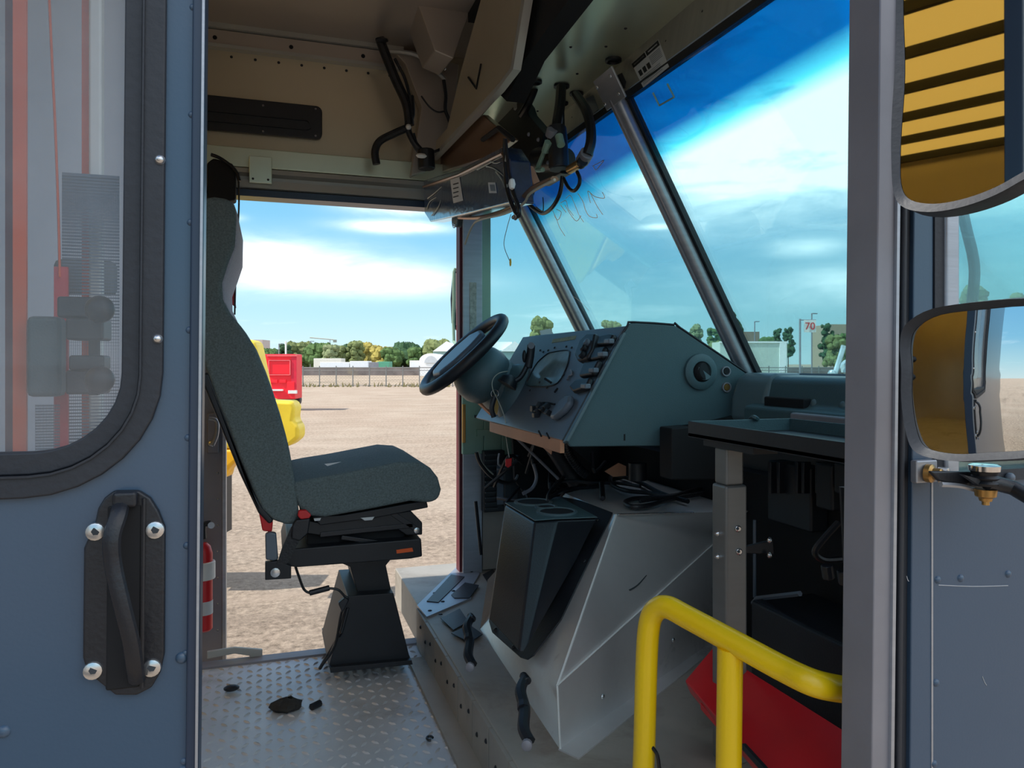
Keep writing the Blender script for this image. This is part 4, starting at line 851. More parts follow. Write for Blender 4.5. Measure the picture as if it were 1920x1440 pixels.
for pts in (((802,372),(815,362),(828,350)),((800,392),(806,378),(818,370)),((810,404),(822,388),(826,375)),((915,300),(928,306),(938,304)),((912,312),(926,316),(944,330)),((930,322),(940,336),(946,352)),((895,318),(915,308),(935,296))): WB.p('film_crease',M().tube([aX(a,b,XB-.003) for a,b in pts],[.0022,.0006],6),K['wirel'])
cf=T('cage_fan',(.55,2.45,1.35),'small round wire guarded fan peeking below the film wrapped box','fan')
fc=aX(852,408,.53)
for r_ in (.008,.014,.020,.026,.031): cf.p('guard_ring',M().tube([fc+V(0,r_*math.cos(a),r_*math.sin(a)) for a in [R_(20*i) for i in range(18)]],.0010,5,closed=True,sm=0),K['wirel'])
gs=M()
for i in range(16): a=R_(22.5*i); gs.tube([fc+V(0,.006*math.cos(a),.006*math.sin(a)),fc+V(.002,.031*math.cos(a),.031*math.sin(a))],.0008,4,sm=0)
cf.p('guard_spokes',gs,K['wirel']); cf.p('fan_hub',M().cyl(fc,fc+V(.02,0,0),.008),K['black'])
cf.p('fan_body',M().cyl(fc+V(.006,0,0),fc+V(.02,0,0),.029),K['louv'])
# wiper motor bracket with hoses
XM=.70
aM=lambda a,b,d=0:aX(a,b,XM+d)
WM=T('wiper_motor_bracket',(.7,2.0,1.4),'black metal bracket plate with motor and fittings hanging from the pale green shelf','bracket')
WM.p('bracket_plate',M().prism([aM(a,b) for a,b in ((908,195),(925,165),(958,128),(968,175),(985,200),(990,215),(1020,250),(1012,275),(1045,300),(1052,325),(1012,348),(985,330),(945,280),(905,225))],V(.03,0,0)),K['black'],bevel=.003)
WM.p('motor_can',M().cyl(aM(1010,300,-.01),aM(1062,300,.02),.034,.030,18),K['bplast'],bevel=.002)
WM.p('motor_body',M().tube([aM(1043,240,-.01),aM(1046,270,-.01),aM(1048,318,-.01)],.026,12,sm=0),K['bplast'],bevel=.004)
WM.p('back_strut',M().tube([aM(966,175),aM(968,205)],.008,6,sm=0),K['head'])
for a,b in ((1010,262),(1015,300),(1028,305),(1036,293),(1034,308),(992,252)): WM.p('bolt',M().dome(aM(a,b,-.02),V(-1,0,0),.006,.006,8),K['alud'])
def hose(ps,r,nm='hose',m='hose',t=WM): return t.p(nm,M().tube([aM(a,b,d) for a,b,d in ps],r,10),K[m])
hose(((1006,152,.02),(1000,172,.01),(990,195,0),(978,215,0)),.011); hose(((1052,164,.05),(1050,195,.03),(1044,235,.0),(1040,262,-.01)),.014); hose(((1080,178,.07),(1098,205,.05),(1107,235,.04),(1108,265,.03),(1101,290,.02)),.0125)
hose(((1055,200,.05),(1056,225,.03),(1057,260,0),(1056,300,0)),.004,'wire')
hose(((1055,330,0),(1050,362,0),(1036,388,0),(1018,400,.01),(1000,390,.01),(988,378,.0)),.0055,'loop_cable')
hose(((1057,335,0),(1066,352,0),(1076,358,0),(1085,348,0),(1087,335,0),(1082,322,0)),.0045,'loop_cable')
hose(((1018,370,0),(1019,385,0),(1017,396,0),(1005,388,0)),.0015,'thin_wire')
f1_=WM.p('grey_fitting',M().cyl(aM(1101,286,.02),aM(1091,303,.02),.017,n=14),K['alud'],bevel=.002); WM.p('brass_fitting',M().cyl(aM(1089,306,.01),aM(1068,318,.01),.0115,n=12),K['brass'],bevel=.001)
WM.p('fitting_ring',M().cyl(aM(1093,302,.012),aM(1088,308,.012),.013,n=12),K['black'])
WM.p('grey_fitting',M().cyl(aM(1036,242,-.03),aM(1032,256,-.03),.014,n=14),K['alud'],bevel=.002)
WM.p('elbow_pipe',M().tube([aM(1026,268,-.04),aM(1020,285,-.04),aM(1010,310,-.04),aM(1007,318,-.04),aM(1018,318,-.04)],.006,8,sm=3),K['gmet']); WM.p('elbow_nut',M().cyl(aM(1028,266,-.04),aM(1022,284,-.04),.010,n=8),K['gmet'])
WM.p('spring',M().cyl(aM(1048,255,-.03),aM(1052,272,-.03),.010),K['gmet'])
# wires and duct hem hanging between bracket and box
HW=T('hanging_harness',(.55,2.2,1.3),'loose black wires and a bent pale strap dangling below the motor bracket','wires')
def hw(ps,r,m='hose',nm='wire',x=.5): return HW.p(nm,M().tube([aX(a,b,x) for a,b in ps],r,8),K[m])
hw(((947,260),(946,285),(948,310),(950,345),(955,370),(965,395),(972,405)),.005); hw(((948,262),(952,300),(958,340),(966,372),(970,398),(962,408)),.004)
hw(((948,262),(950,290),(946,320),(952,352)),.003,'wirel'); hw(((956,345),(963,365),(972,385),(974,400),(966,410)),.004)
HW.p('white_connector',M().ball(aX(960,345,.49),.010,8,sc=(.8,.8,1.3)),K['white'])
HW.p('strap',M().tube([aX(a,b,.53) for a,b in ((862,408),(900,408),(945,396),(975,380),(990,362),(1005,350),(1040,335))],.009,6,flat=.6),K['brown'],label='bronze brown bent strap')
HW.p('strap_edge',M().tube([aX(a,b,.52) for a,b in ((872,458),(885,425),(900,412),(945,401),(980,383),(995,362),(1040,337))],.003,6),K['wirel'])
HW.p('tan_cover',M().prism([aX(a,b,.56) for a,b in ((963,318),(985,310),(1000,345),(985,357),(966,350))],V(.02,0,0)),K['tan'],bevel=.003)
HW.p('dark_flap',M().prism([aX(a,b,.56) for a,b in ((962,352),(990,350),(982,378),(966,376))],V(.02,0,0)),K['black'])
hw(((958,402),(950,430),(945,460),(956,490)),.0012,'wirel','pull_cord',.75)
HW.p('yellow_tag',M().ball(aX(957,492,.75),.007,8,sc=(.5,1,2)),K['yelp'],label='small yellow pull knob')
# corner harness on the far wall
CH_=T('corner_harness',(.4,2.55,1.6),'black taped cable harness running down the far front corner of the ceiling','wires')
def ch(ps,r,y_=2.52,m='wire'): return CH_.p('loom',M().tube([aY(a,b,y_) for a,b in ps],r,10),K[m])
ch(((712,72),(722,100),(742,150),(762,195),(768,235)),.016); ch(((770,180),(772,215),(764,238),(778,270),(800,292)),.011)
ch(((768,238),(740,250),(712,265),(703,285),(706,308)),.013); ch(((768,238),(772,262),(785,285),(803,296)),.006); ch(((775,250),(785,275),(810,285),(835,275)),.005)
ch(((832,150),(836,180),(835,205),(842,225),(850,250)),.006); ch(((790,180),(805,200),(820,210),(835,208)),.003); ch(((740,110),(760,150),(770,190)),.005)
CH_.p('white_clip',M().ball(aY(766,238,2.5),.010,8),K['white']); CH_.p('loom_grommet',M().ball(aY(716,75,2.5),.016,10,sc=(1.4,1,.5)),K['black'])
CH_.p('junction',M().tube([aY(798,280,2.5),aY(800,318,2.5)],.03,10,sm=0),K['black'],bevel=.006); CH_.p('white_clip',M().ball(aY(790,292,2.46),.012,8,sc=(1.6,1,.7)),K['white'])
# warning sticker on the header strip + small frame hook on the glass
a0,a1,b0,b1=[V(0,0,0)]*4
hn=(V(.862,.74,1.66)-V(WX(1.55)-.005,.74,1.548)).cross(V(0,1,0)).normalized(); hn=hn if hn.x<0 else -hn
hp0=V(.862,.74,1.66)
aHd=lambda a,b,o=.001:aP(a,b,hp0+hn*o,hn)
q4=[aHd(a,b) for a,b in ((1184,119),(1234,74),(1254,125),(1206,164))]
SK=T('warning_sticker',q4[3],'white printed safety sticker with black heading on the strip above the windscreen','sticker')
SK.p('paper',M().prism(q4,-hn*.0008),K['ppl'])
def skq(u0,v0,u1,v1): 
    f=lambda u,v:q4[0].lerp(q4[1],u).lerp(q4[3].lerp(q4[2],u),v)+hn*.0006
    return M().prism([f(u0,v0),f(u1,v0),f(u1,v1),f(u0,v1)],-hn*.0004)
SK.p('heading_bar',skq(.0,.02,.50,.2),K['dpap']); SK.p('heading_bar',skq(.53,.02,.99,.2),K['dpap'])
for u in (.08,.24,.40): SK.p('pictogram',skq(u,.42,u+.11,.62),K['dpap'])
for k in range(6): SK.p('print_line',skq(.56,.28+k*.055,.95,.295+k*.055),K['face'])
for k in range(5): SK.p('print_line',skq(.06,.70+k*.055,.80,.712+k*.055),K['face'])
SK.p('heading_text',skq(.06,.09,.44,.13),K['ppl']); SK.p('heading_text',skq(.6,.09,.93,.13),K['ppl'])
q4=[aHd(a,b) for a,b in ((1098,185),(1112,178),(1122,205),(1110,214))]; one('small_sticker',M().prism(q4,-hn*.001),K['face'],'small grey sticker on the strip left of the windscreen divider','sticker')
one('glass_hook',M().tube([aW(a,b) - NW*.006 for a,b in ((1228,172),(1240,196),(1268,180),(1255,155))],.0022,6,sm=0),K['gmet'],'thin wire frame hook on the tinted top of the windscreen','hook')
# grease pencil marks on the windscreen
WR=T('crayon_numbers',aW(1085,440)-NW*.002,'faint orange crayon numbers written on the upper windscreen','writing')
cr=translucent('orange_crayon',(255,232,220))
for st in (((1108,380),(1103,358),(1116,368),(1134,371),(1130,360)),((1108,362),(1117,380),(1124,392),(1131,402)),((1084,362),(1094,378),(1098,392),(1106,405),(1120,408),(1119,401)),((1062,372),(1070,366),(1078,382),(1086,402),(1095,416)),((1052,380),(1062,376),(1066,390),(1076,404)),((1060,384),(1072,404),(1082,414),(1090,404)),((1036,392),(1044,410),(1050,426),(1060,442)),((1044,392),(1053,398),(1047,412),(1040,404)),((1052,384),(1062,398)),((1112,311),(1122,306),(1133,300),(1124,312),(1118,318),(1113,311))):
    WR.p('stroke',M().tube([aW(a,b)-NW*.0015 for a,b in st],.0012,4),cr)
WR.p('long_scratch',M().tube([aW(a,b)-NW*.0015 for a,b in ((1062,548),(1085,562),(1105,582))],.0006,4),cr)
# ================================================================ SMALL CAB ITEMS
FE=T('fire_extinguisher',(-.16,2.5,.1),'red fire extinguisher with white band clamped low behind the seat','fire extinguisher')
yE=2.50; b0=aY(384,1180,yE); xe=aY(382,1100,yE).x
FE.p('cylinder',M().lathe(V(xe,yE,aY(384,1182,yE).z),V(0,0,1),[(0,.02),(.006,.026),(.24,.026),(.262,.02),(.272,.010)],20),K['redp'])
FE.p('clamp_band',M().cyl(V(xe,yE,aY(384,1085,yE).z),V(xe,yE,aY(384,1052,yE).z),.034),K['white'],bevel=.003)
FE.p('label_band',M().cyl(V(xe,yE,aY(384,1150,yE).z),V(xe,yE,aY(384,1125,yE).z),.0268),K['ppl'])
FE.p('valve',M().tube([V(xe,yE,aY(384,1010,yE).z),V(xe,yE,aY(384,985,yE).z),V(xe+.02,yE,aY(384,982,yE).z)],.009,8,sm=3),K['black'])
FE.p('gauge',M().cyl(aY(396,985,yE-.02),aY(396,985,yE-.012),.010),K['alu'])
one('dirt_clump',M().ball(aZ(538,1322,.012),.030,12,jit=.25,sc=(1.25,1,.6)),K['clump'],'dark crumbly dirt clump on the tread plate floor','dirt')
one('dropped_plug',M().tube([aZ(584,1326,.008),aZ(600,1318,.008)],.009,8,sm=0),K['bplast'],'small black plug on the floor beside the dirt clump','plug')
one('rubber_bit',M().tube([aZ(806,1384,.006)+V(.007*math.cos(a),.009*math.sin(a),0) for a in [R_(40*i) for i in range(8)]],.003,6),K['black'],'tiny black rubber ring on the floor near the riser','ring')
one('black_floor_knob',M().ball(aZ(434,1290,.012),.014,10,sc=(1.5,1,.6)),K['black'],'flat black knob on the floor close to the door edge','knob')
SB=T('step_edge_bracket',(-.1,2.36,0),'bent aluminium bracket standing at the far step edge behind the seat','bracket')
SB.p('bracket_plate',M().prism([aY(a,b,2.37) for a,b in ((388,1222),(440,1214),(492,1218),(492,1245),(470,1246),(468,1230),(440,1226),(388,1236))],V(0,.01,0)),K['head'],bevel=.002)
# behind the door window: folded jump seat with netting
JS=T('jump_seat_frame',(-.2,1.1,.3),'folded jump seat frame with mesh net, orange straps and a modelled mirror-mount reflection behind the door window','jump seat')
aJ=lambda a,b,y_=1.0:aY(a,b,y_)
def strip(nm,x0,x1,y0,y1,Y,m,th=.006,**kw):
    p=aJ((x0+x1)/2,y0,Y); q=aJ((x0+x1)/2,y1,Y); w=(x1-x0)/F*Y; return JS.p(nm,M().bb((p.x-w/2,Y,q.z),(p.x+w/2,Y+th,p.z)),m,**kw)
strip('white_pole',168,188,-200,980,1.10,K['white'],.02,bevel=.004)
strip('dark_strap',12,26,-200,980,1.05,K['rose']); strip('orange_strap',27,46,-200,980,1.04,K['orange'],label='bright orange strap')
strip('red_strap',104,124,500,980,1.06,K['redp'],label='red strap'); strip('pink_strap',155,168,-200,980,1.12,K['orange'])
JS.p('thin_strap',M().tube([aJ(a,b,1.06) for a,b in ((88,-100),(96,80),(104,250),(110,420),(112,520))],.0035,6,flat=.4),K['orange'])
net=M(); 
for i in range(20): x_=118+i*3.9 if i<12 else 190+(i-12)*4.5; net.bb(aJ(x_,330,1.08),aJ(x_+.55,960,1.0803))
for i in range(105):
    y_=330+i*6; net.bb(aJ(116,y_,1.08),aJ(224,y_+.35,1.0803))
for i in range(16): net.bb(aJ(66+i*3,758,1.03),aJ(67+i*3,900,1.0305))
for i in range(26): net.bb(aJ(66,760+i*5.4,1.03),aJ(112,761+i*5.4,1.0305))
o=JS.p('mesh_net',net,K['face']); o['kind']='stuff'
JS.p('reflected_mount_block',M().bb(aJ(106,555,.98),aJ(210,600,1.02)),K['bplast'],bevel=.003)  # blocks and spine: mirror mount's reflection in the pane, built as solids
JS.p('reflected_mount_block',M().bb(aJ(122,596,.97),aJ(210,640,1.02)),K['black'],bevel=.003)
JS.p('reflected_mount_block',M().bb(aJ(128,666,.98),aJ(208,694,1.02)),K['black'],bevel=.003)
JS.p('reflected_mount_block',M().bb(aJ(122,694,.985),aJ(208,737,1.02)),K['bplast'],bevel=.003)
JS.p('reflected_mount_spine',M().bb(aJ(166,600,.985),aJ(188,740,1.0)),K['void'])
for y_ in (580,712): JS.p('reflected_knob',M().ball(aJ(187,y_,.94),.0155,20),K['bplast'])  # knobs of the reflected mirror mount, modelled as solid balls
JS.p('backrest_pad',M().bb(aJ(48,592,1.02),aJ(126,742,1.05)),K['dash'],bevel=.006)
JS.p('head_pad',M().bb(aJ(98,484,1.14),aJ(222,556,1.16)),mat('grey_mesh_pad',(96,104,106),.8),bevel=.008)
GL=T('grey_locker',(-.6,1.6,0),'plain grey locker standing behind the jump seat','locker')
GL.p('locker_body',M().bb((-.75,1.30,0),(-.16,1.75,1.85)),mat('grey_locker_paint',(205,210,220),.5,0,.05),bevel=.006)
GL.p('edge_post',M().bb((-.75,1.285,0),(-.47,1.298,1.85)),K['shelf'],bevel=.002)
# door mirror outside the far doorway
OM=T('far_door_mirror',(.68,2.75,1.1),'tall narrow mirror on a bent tube bracket outside the far door post','mirror')
ym=2.80
OM.p('mirror_back',M().prism([aY(a,b,ym) for a,b in ((850,512),(856,505),(862,506),(862,618),(856,620),(848,605),(846,560))],V(0,.02,0)),K['bplast'],bevel=.006)
OM.p('mirror_face',M().bb(aY(855,512,ym-.003),aY(862,610,ym-.001)),K['white'])
OM.p('bracket_tube',M().tube([aY(a,b,ym-.01) for a,b in ((866,504),(856,505),(851,510),(851,560),(851,640))]+[V(.68,YF+.03,.93)],.006,8,sm=2),K['gmet'])
OM.p('upper_mirror',M().prism([aY(a,b,ym) for a,b in ((860,470),(864,465),(866,506),(860,506))],V(0,.02,0)),K['bplast'])
# paper placard by the corner post
PS=T('folded_placard',(1.1,2.5,.93),'pale folded card placard standing on the dash at the far corner post','sign')
PS.p('card',M().plate([aY(a,b,2.5) for a,b in ((1012,620),(1032,616),(1046,640),(1018,642))],.004),K['ppl'])
PS.p('chevron_line',M().tube([aY(a,b,2.494) for a,b in ((1018,642),(1028,628),(1040,640))],.0015,4,sm=0),K['louv'])
# ================================================================ OUTSIDE
GD=lambda px,D,z=GZ: V(*(C0+ray(px,HY)*D)[:2],z)     # a spot on the ground
def blk(t,nm,px0,px1,yt,D,dep,mt,zb=GZ,**kw):
    a=GD(px0,D,zb); b=GD(px1,D,zb); zt=CH+(HY-yt)/F*D; return t.p(nm,M().prism([a,b,b+FW*dep,a+FW*dep],V(0,0,zt-zb)),mt,**kw)
# red trailer
RT_=T('red_trailer',GD(528,26),'bright red boxy trailer parked on the gravel behind the seat','trailer')
D0=26
blk(RT_,'body',494,553,664,D0,.9,K['redt'],zb=-.35,bevel=.03)
def rq(nm,x0,y0,x1,y1,d,mt,**kw): a=aD(x0,y0,D0-d); b=aD(x1,y1,D0-d); return RT_.p(nm,M().prism([a,V(b.x,b.y,a.z),b,V(a.x,a.y,b.z)],FW*d),mt,**kw)
tr=mat('red_trailer_trim',(240,110,115),.5)
for q in ((503,675,544,676.5),(503,702,544,703.5),(543,675,544.5,703.5),(503,675,504.5,703.5),(500,666,556,668)): rq('trim_line',*q,.06,tr)
rq('hatch',505,677,543,701,.03,K['redt'])
for q in ((505,712,520,718),(524,712,536,718),(538,716,552,732)): rq('lower_hatch',*q,.05,K['redt'],bevel=.01)
rq('side_band',546,668,556,730,.03,mat('shaded_side_red',(215,30,60),.5))  # darker red puts the trailer's shaded side into the colour
rq('bumper',540,732,556,738,.1,K['white']); rq('bumper',508,730,530,733,.1,K['white'])
RT_.p('wheel',M().cyl(GD(515,26.3,-.4),GD(515,26.3,-.4)+FW*.25,.33,n=20),K['rubber']); RT_.p('wheel',M().cyl(GD(545,26.6,-.4),GD(545,26.6,-.4)+FW*.25,.33,n=20),K['rubber'])
RT_.p('roof_pole',M().cyl(aD(536,664,25),aD(536,640,25),.03),K['white'])
# yellow machine behind the seat
YM=T('yellow_machine_hood',GD(480,5.0),'glossy yellow plastic machine hood standing on the gravel behind the seat','machine')
Dm=5.0
def yq(nm,pts,dep,mt=K['yelp'],d=0,**kw): return YM.p(nm,M().prism([aD(a,b,Dm-d) for a,b in pts],FW*dep),mt,**kw)
yq('hood',((395,622),(478,640),(484,670),(490,700),(500,750),(548,752),(553,765),(550,788),(560,800),(560,822),(540,838),(505,842),(395,842)),.18,bevel=.05,seg=3)
yq('lower_lip',((395,842),(520,842),(440,868),(425,882),(425,896),(395,900)),.15,mat('amber_yellow',(245,180,30),.4),bevel=.03)
yq('undercarriage',((340,896),(405,896),(405,1010),(340,1020)),.3,K['black'],d=-.3)
YM.p('wheel',M().cyl(GD(285,5.4,-.40),GD(285,5.4,-.40)+FW*.3,.35,n=24),K['rubber'])
# chain link fence
FN=T('chain_link_fence',GD(900,53),'long chain link fence with grey posts across the far edge of the yard','fence')
Df=53; tz=CH+(HY-686)/F*Df
for i in range(-3,46):
    px=568+(i-0)*31.2
    b=GD(px,Df); FN.p('post',M().cyl(b,V(b.x,b.y,tz),.038,n=8),K['steelp'])
a=GD(430,Df); b=GD(2000,Df)
for nm,z_,r in (('top_rail',tz-.12,.035),('middle_rail',tz-.32,.025),('bottom_rail',GZ+.1,.02)): FN.p(nm,M().cyl(V(a.x,a.y,z_),V(b.x,b.y,z_),r,n=6),K['steelp'])
wn_=M(); dn=(b-a).normalized(); Lf=(b-a).length; k=0
while k*.22<Lf:
    p=a+dn*(k*.22); 
    for s_ in (1,-1):
        e=p+dn*(s_*1.45); wn_.add([V(p.x,p.y,GZ),V(p.x,p.y,GZ)+dn*.008,V(e.x,e.y,tz-.12)+dn*.008,V(e.x,e.y,tz-.12)],[(0,1,2,3)])
    k+=1
o=FN.p('wire_mesh',wn_,K['steelp']); o['kind']='stuff'
wd=M(); 
for i in range(500):
    b=GD(random.uniform(430,1900),random.uniform(52,55)); h=random.uniform(.1,.4); wd.add([b,b+V(.15,.05,0),b+V(random.uniform(-.1,.3),0,h)],[(0,1,2)])
o=one('dry_weeds',wd,mat('dry_weed',(150,140,95),.9),'dry yellow green weeds along the foot of the fence','weeds'); o['kind']='stuff'
# railway bank
bkm=M(); a=GD(300,105); b=GD(2300,105); bkm.prism([a,a+V(0,0,1.05),a+V(0,0,1.05)+FW*8,a+FW*10],b-a); struct('railway_bank',bkm,mat('grey_ballast',(120,112,110),.95,0,.35,.6,1,3,dirt=(150,140,120),dsc=.4))
# trees
TG=[mat('tree_leaves_'+n_,c,.9,0,.45,1.6,1,6,spec=.1) for n_,c in (('green',(84,108,66)),('dark',(62,88,62)),('autumn',(158,146,80)),('olive',(112,122,80)),('pale',(128,138,102)))]
TRK=mat('tree_bark',(90,78,66),.95)
def tree(px,yt,wpx,D,mi,label,shape=1.0):
    b=GD(px,D); H=(HY-yt)/F*D+CH-GZ; Wd=wpx/F*D/2; t=T('tree',b,label,'tree','trees beyond the fence')
    t.p('trunk',M().cyl(b,b+V(0,0,H*.5),Wd*.09,Wd*.05,8),TRK)
    cm_=M(); n_=60
    for i in range(n_):
        a=random.uniform(0,6.28); h=random.uniform(.25,.88); r_=Wd*(math.sqrt(max(.05,1-((h-.45)/.6)**2)))*random.uniform(.25,.78)
        rad=Wd*random.uniform(.22,.38)
        c_=b+V(math.cos(a)*r_,math.sin(a)*r_,min(H*(.04+h),H-rad)); cm_.ball(c_,rad,10,jit=.22,sc=(1,1,shape))
    t.p('crown',cm_,TG[mi],ang=10)
kinds={0:'mid green bushy tree',1:'dark green dense tree',2:'yellow autumn tree',3:'olive green tree',4:'pale faded tree'}
tl=[(505,658,30,0),(533,648,16,1),(560,645,34,3),(583,655,26,0),(603,647,30,0),(622,650,20,4),(636,652,26,3),(655,650,26,1),(667,643,20,3),(682,646,24,2),(700,652,28,2),(718,655,30,2),(735,656,26,0),(760,646,36,1),(780,655,20,0),(800,648,14,1),(820,640,32,3),(845,650,20,0)]
used={}
far_lab={0:'mid green bushy tree among the row seen through the far doorway',1:'dark dense tree among the row seen through the far doorway',2:'yellow autumn tree among the row seen through the far doorway',3:'olive tree among the row seen through the far doorway',4:'thin pale tree seen through the far doorway'}
od=['first','second','third','fourth','fifth','sixth','seventh','eighth','ninth','tenth','eleventh','twelfth','thirteenth','fourteenth','fifteenth','sixteenth','seventeenth','eighteenth']
for i_,(px,yt,w_,mi) in enumerate(tl): tree(px,yt-4,w_*1.9,150+random.uniform(-8,12),mi,kinds[mi]+', '+od[i_]+' from the left in the row beyond the fence')
for px,yt,w_,D_,mi,lb in ((1012,590,52,70,3,'round olive tree just left of the windscreen corner post'),(1148,596,46,78,3,'olive tree above the dashboard top left of its peak'),(1212,602,26,90,4,'small pale tree right above the dashboard peak'),(1303,603,34,88,4,'pale loose tree between the dashboard and the windscreen divider'),(1336,610,26,92,0,'low green tree beside the windscreen divider'),(1372,585,60,95,1,'tall dark tree crossed by the windscreen divider'),(1342,640,44,85,3,'pale olive bush at the foot of the divider'),(1458,610,20,120,1,'small conifer above the white trailer'),(1478,608,26,118,1,'dark rounded conifer right of the white trailer'),(1440,632,50,125,0,'low green tree row over the white trailer'),(1550,600,30,110,1,'dark crown behind the speed sign'),(1565,625,44,90,3,'olive shrub tree in front of the beige building'),(1580,622,40,92,0,'faint green tree right of the speed sign'),(1632,598,26,95,1,'green tree beside the aluminium door jamb'),(1840,528,80,30,4,'pale leafy tree top seen in the quarter window'),(1900,545,60,34,4,'lower pale tree top at the quarter window edge')):
    tree(px,yt,w_,D_,mi,lb)
# conifer spire
# buildings and trailers
def bld(name,label,cat_,px0,px1,yt,D,dep,mt,roof=None,yr=None,extra=None):
    t=T(name,GD((px0+px1)/2,D),label,cat_); blk(t,'wall',px0,px1,yt,D,dep,mt)
    if roof:
        a=GD(px0-1,D-.5); b=GD(px1+1,D-.5); z0=CH+(HY-yt)/F*D; z1=CH+(HY-yr)/F*D
        t.p('roof',M().prism([V(a.x,a.y,z0),V(b.x,b.y,z0),V((a.x+b.x)/2,(a.y+b.y)/2,z1)],FW*(dep+1)),roof)
    return t
WH=mat('white_metal_roof',(245,245,245),.5); PB=mat('pale_teal_wall',(160,190,188),.7); BG=mat('beige_wall',(165,150,130),.8); BW=mat('offwhite_wall',(225,222,212),.7)
t=bld('gable_warehouse','pale teal gabled warehouse with white roof behind the steering wheel','building',940,990,659,110,30,PB,WH,640)
a=GD(860,112); b=GD(960,112); t.p('long_roof',M().prism([V(a.x,a.y,CH+(HY-657)/F*112),V(b.x,b.y,CH+(HY-657)/F*112),V(b.x,b.y,CH+(HY-641)/F*112),V(a.x,a.y,CH+(HY-641)/F*112)]+[],FW*25),WH); blk(t,'side_wall',862,958,657,112,25,mat('blue_teal_wall',(120,165,175),.7))
t=bld('white_roof_hall','white roofed hall partly hidden by the steering wheel rim','building',812,862,659,130,25,PB,WH,640)
t=T('fabric_dome',GD(808,100),'low white fabric dome shelter left of the steering wheel','tent'); c=GD(808,100,GZ); rr0=22/F*100
t.p('dome_cover',M().prism([c+RT*(rr0*math.cos(R_(a_)))+V(0,0,(CH-GZ)+(.4+1.0*math.sin(R_(a_)))) for a_ in range(0,181,15)]+[c+RT*(-rr0),c+RT*rr0],FW*12),WH)
t.p('door_arch',M().prism([c-FW*.1+RT*(rr0*.55*math.cos(R_(a_)))+V(0,0,(CH-GZ)+(.1+.95*math.sin(R_(a_)))) for a_ in range(0,181,20)],FW*.05),mat('dome_grey',(200,205,210),.6))
for px0,px1,yt,nm,lb,m_ in ((588,640,672,'flat_roof_shed','long off white shed with flat roof beyond the fence',BW),(600,655,679,'white_trailer','white semi trailer beyond the fence left of the others',WH),(656,690,677,'white_trailer','white semi trailer beyond the fence near the middle of the doorway',WH),(707,730,678,'green_container','green shipping container beyond the fence',mat('green_container_paint',(90,160,130),.6)),(768,800,676,'white_trailer','short white trailer beside the fabric dome',WH),(691,703,679,'grey_car','grey car parked beyond the fence next to the green container',K['alud'])):
    t=T(nm,GD((px0+px1)/2,112),lb,nm.split('_')[-1]); dq=dict(flat_roof_shed=124,grey_car=106,green_container=118).get(nm,112); blk(t,'body',px0,px1,yt,dq,3,m_,zb=GZ+.5,bevel=.05)
    for q in (.15,.85): c_=GD(px0+(px1-px0)*q,dq-.2,GZ+.4); t.p('wheel',M().cyl(c_,c_+FW*.5,.4,n=12),K['rubber'])
t=T('white_box_trailer',GD(1412,75),'long pale box trailer right of the windscreen divider','trailer'); blk(t,'side',1350,1476,641,75,3,mat('pale_green_side',(200,210,200),.7),zb=-.2); blk(t,'rear_doors',1462,1475,642,74.9,.1,WH,zb=0); blk(t,'top_rim',1349,1477,640,74.9,.15,WH,zb=CH+(HY-643)/F*75)
for q in (1370,1385,1450): c_=GD(q,75.2,GZ+.45); t.p('wheel',M().cyl(c_,c_+FW*.5,.45,n=12),K['rubber'])
bld('beige_building','big beige building on the right seen through the windscreen','building',1556,1650,608,130,8,BG)
bld('beige_block','small beige block behind the windscreen divider','building',1386,1424,622,140,6,mat('taupe_wall',(140,125,110),.8))
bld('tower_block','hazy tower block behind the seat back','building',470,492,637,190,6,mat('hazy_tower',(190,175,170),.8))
# speed sign
SG=T('number_sign',GD(1519,45),'white sign with red number 70 seen through the windscreen','sign')
DS=45; a=aD(1508,600,DS); b=aD(1530,623,DS)
SG.p('sign_board',M().prism([a,V(b.x,b.y,a.z),b,V(a.x,a.y,b.z)],FW*.05),K['white']); 
c_=GD(1500,DS); SG.p('sign_post',M().cyl(c_,V(c_.x,c_.y,aD(1500,598,DS).z),.06,n=10),K['alud']); SG.p('cross_arm',M().tube([aD(1500,600,DS+.1),aD(1530,600,DS+.1)],.035,6,sm=0),K['alud'])
cu_=bpy.data.curves.new('digits','FONT'); cu_.body='70'; cu_.size=.62; cu_.extrude=.01; cu_.align_x='CENTER'; cu_.align_y='CENTER'
to=bpy.data.objects.new('digits',cu_); COL.objects.link(to); bpy.context.view_layer.update()
me=bpy.data.meshes.new_from_object(to.evaluated_get(bpy.context.evaluated_depsgraph_get())); COL.objects.unlink(to); bpy.data.objects.remove(to)
me.materials.append(K['redp']); dg=bpy.data.objects.new('digits',me); COL.objects.link(dg); dg.parent=SG.o; dg.location=aD(1519,612,DS-.06)-SG.b; dg.rotation_euler=(R_(90),0,-YAW)
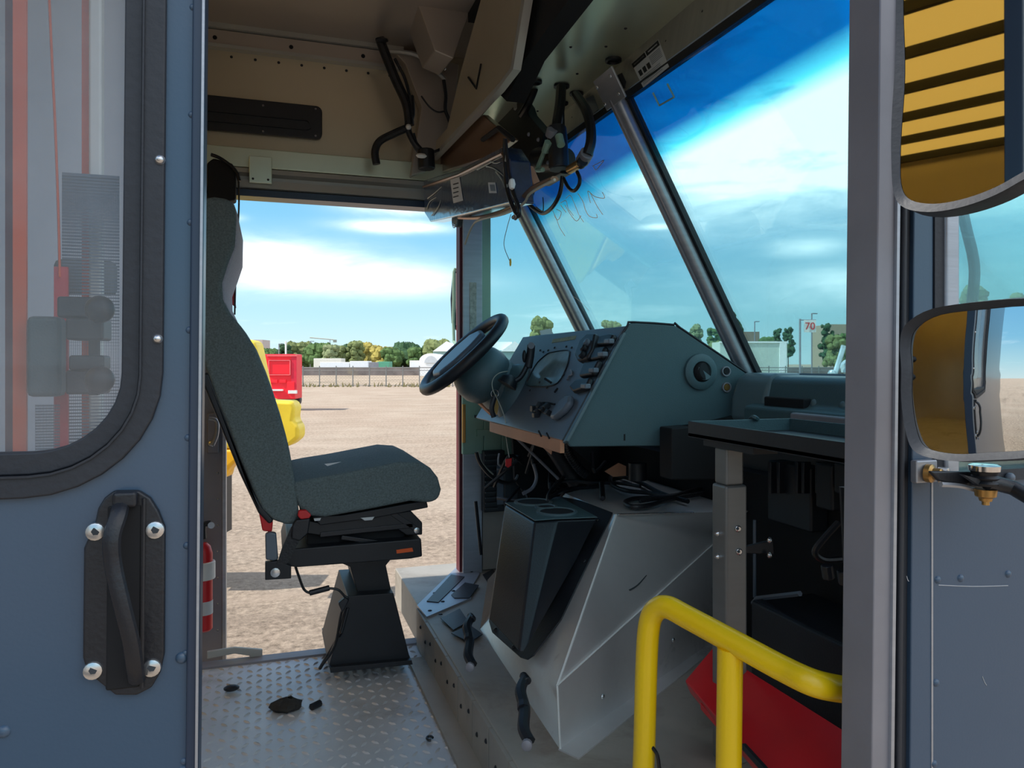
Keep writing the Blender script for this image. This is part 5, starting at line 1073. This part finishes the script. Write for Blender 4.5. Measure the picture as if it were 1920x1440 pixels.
# utility poles, crane
for px,yt,D_,lb in ((1522,588,100,'slim street lamp pole rising over the speed sign'),(1592,578,90,'tall street lamp pole above the beige building'),(1415,603,120,'thin aerial on the small beige block'),(523,645,140,'thin pole behind the red trailer'),(582,640,150,'thin pole left of the crane')):
    b=GD(px,D_); z_=CH+(HY-yt)/F*D_; t=T('street_lamp',b,lb,'pole'); t.p('pole',M().cyl(b,V(b.x,b.y,z_),.09,n=8),K['alud'])
    t.p('lamp_head',M().box(V(b.x,b.y,z_)+RT*.35,(.8,.3,.12)),K['alud'])
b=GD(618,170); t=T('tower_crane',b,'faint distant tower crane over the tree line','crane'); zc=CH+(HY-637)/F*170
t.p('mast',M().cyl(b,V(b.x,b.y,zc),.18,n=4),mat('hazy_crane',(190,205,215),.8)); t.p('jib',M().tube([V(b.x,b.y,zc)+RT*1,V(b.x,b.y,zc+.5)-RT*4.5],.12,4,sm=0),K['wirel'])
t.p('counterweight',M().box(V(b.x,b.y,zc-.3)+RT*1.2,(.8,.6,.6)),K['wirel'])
# silvery wrapped engine block standing outside the windscreen
SJ=T('wrapped_motor_pile',GD(1615,9),'silvery film wrapped machinery pile outside the windscreen next to the jamb','machinery')
fm=mat('silver_crumpled_film',(205,215,218),.35,.3,.4,6,1,14)
jm=M()
for px,py,r in ((1625,650,.11),(1610,665,.12),(1590,690,.10),(1630,680,.16),(1605,705,.13),(1640,705,.16)): jm.ball(aD(px,py,9),r*.9,12,jit=.22,sc=(1.1,.8,1))
SJ.p('wrapped_lump',jm,fm,ang=20)
SJ.p('lever',M().tube([aD(1582,648,8.9),aD(1576,668,8.9),aD(1566,700,8.9)],.03,6),fm); SJ.p('pipe_end',M().ball(aD(1560,701,8.8),.05,10),fm)
SJ.p('dark_hood',M().ball(aD(1650,740,8.8),.38,16,sc=(1.1,.6,.55)),K['dash'])
SJ.p('stand',M().bb(GD(1590,9.2),GD(1660,9.6,.55)),K['black'])
# truck added out of view to fill the wing mirror reflections
NT=T('added_mirror_truck',(-4.5,-1.8,GZ),'grey truck with orange stripe, added behind the camera to fill the mirrors','truck')
NT.p('box_body',M().bb((-8,-3.2,-.2),(-2.6,-1.0,2.2)),K['head'],bevel=.03); NT.p('orange_stripe',M().bb((-2.75,-1.0,-.1),(-2.6,-.99,2.1)),K['orange']); NT.p('dark_window',M().bb((-4.4,-1.0,.6),(-3.2,-.985,1.6)),K['void'],bevel=.004)
for x_ in (-7,-3.6):NT.p('wheel',M().cyl(V(x_,-1.35,GZ+.42),V(x_,-1.02,GZ+.42),.42,n=24),K['rubber'])
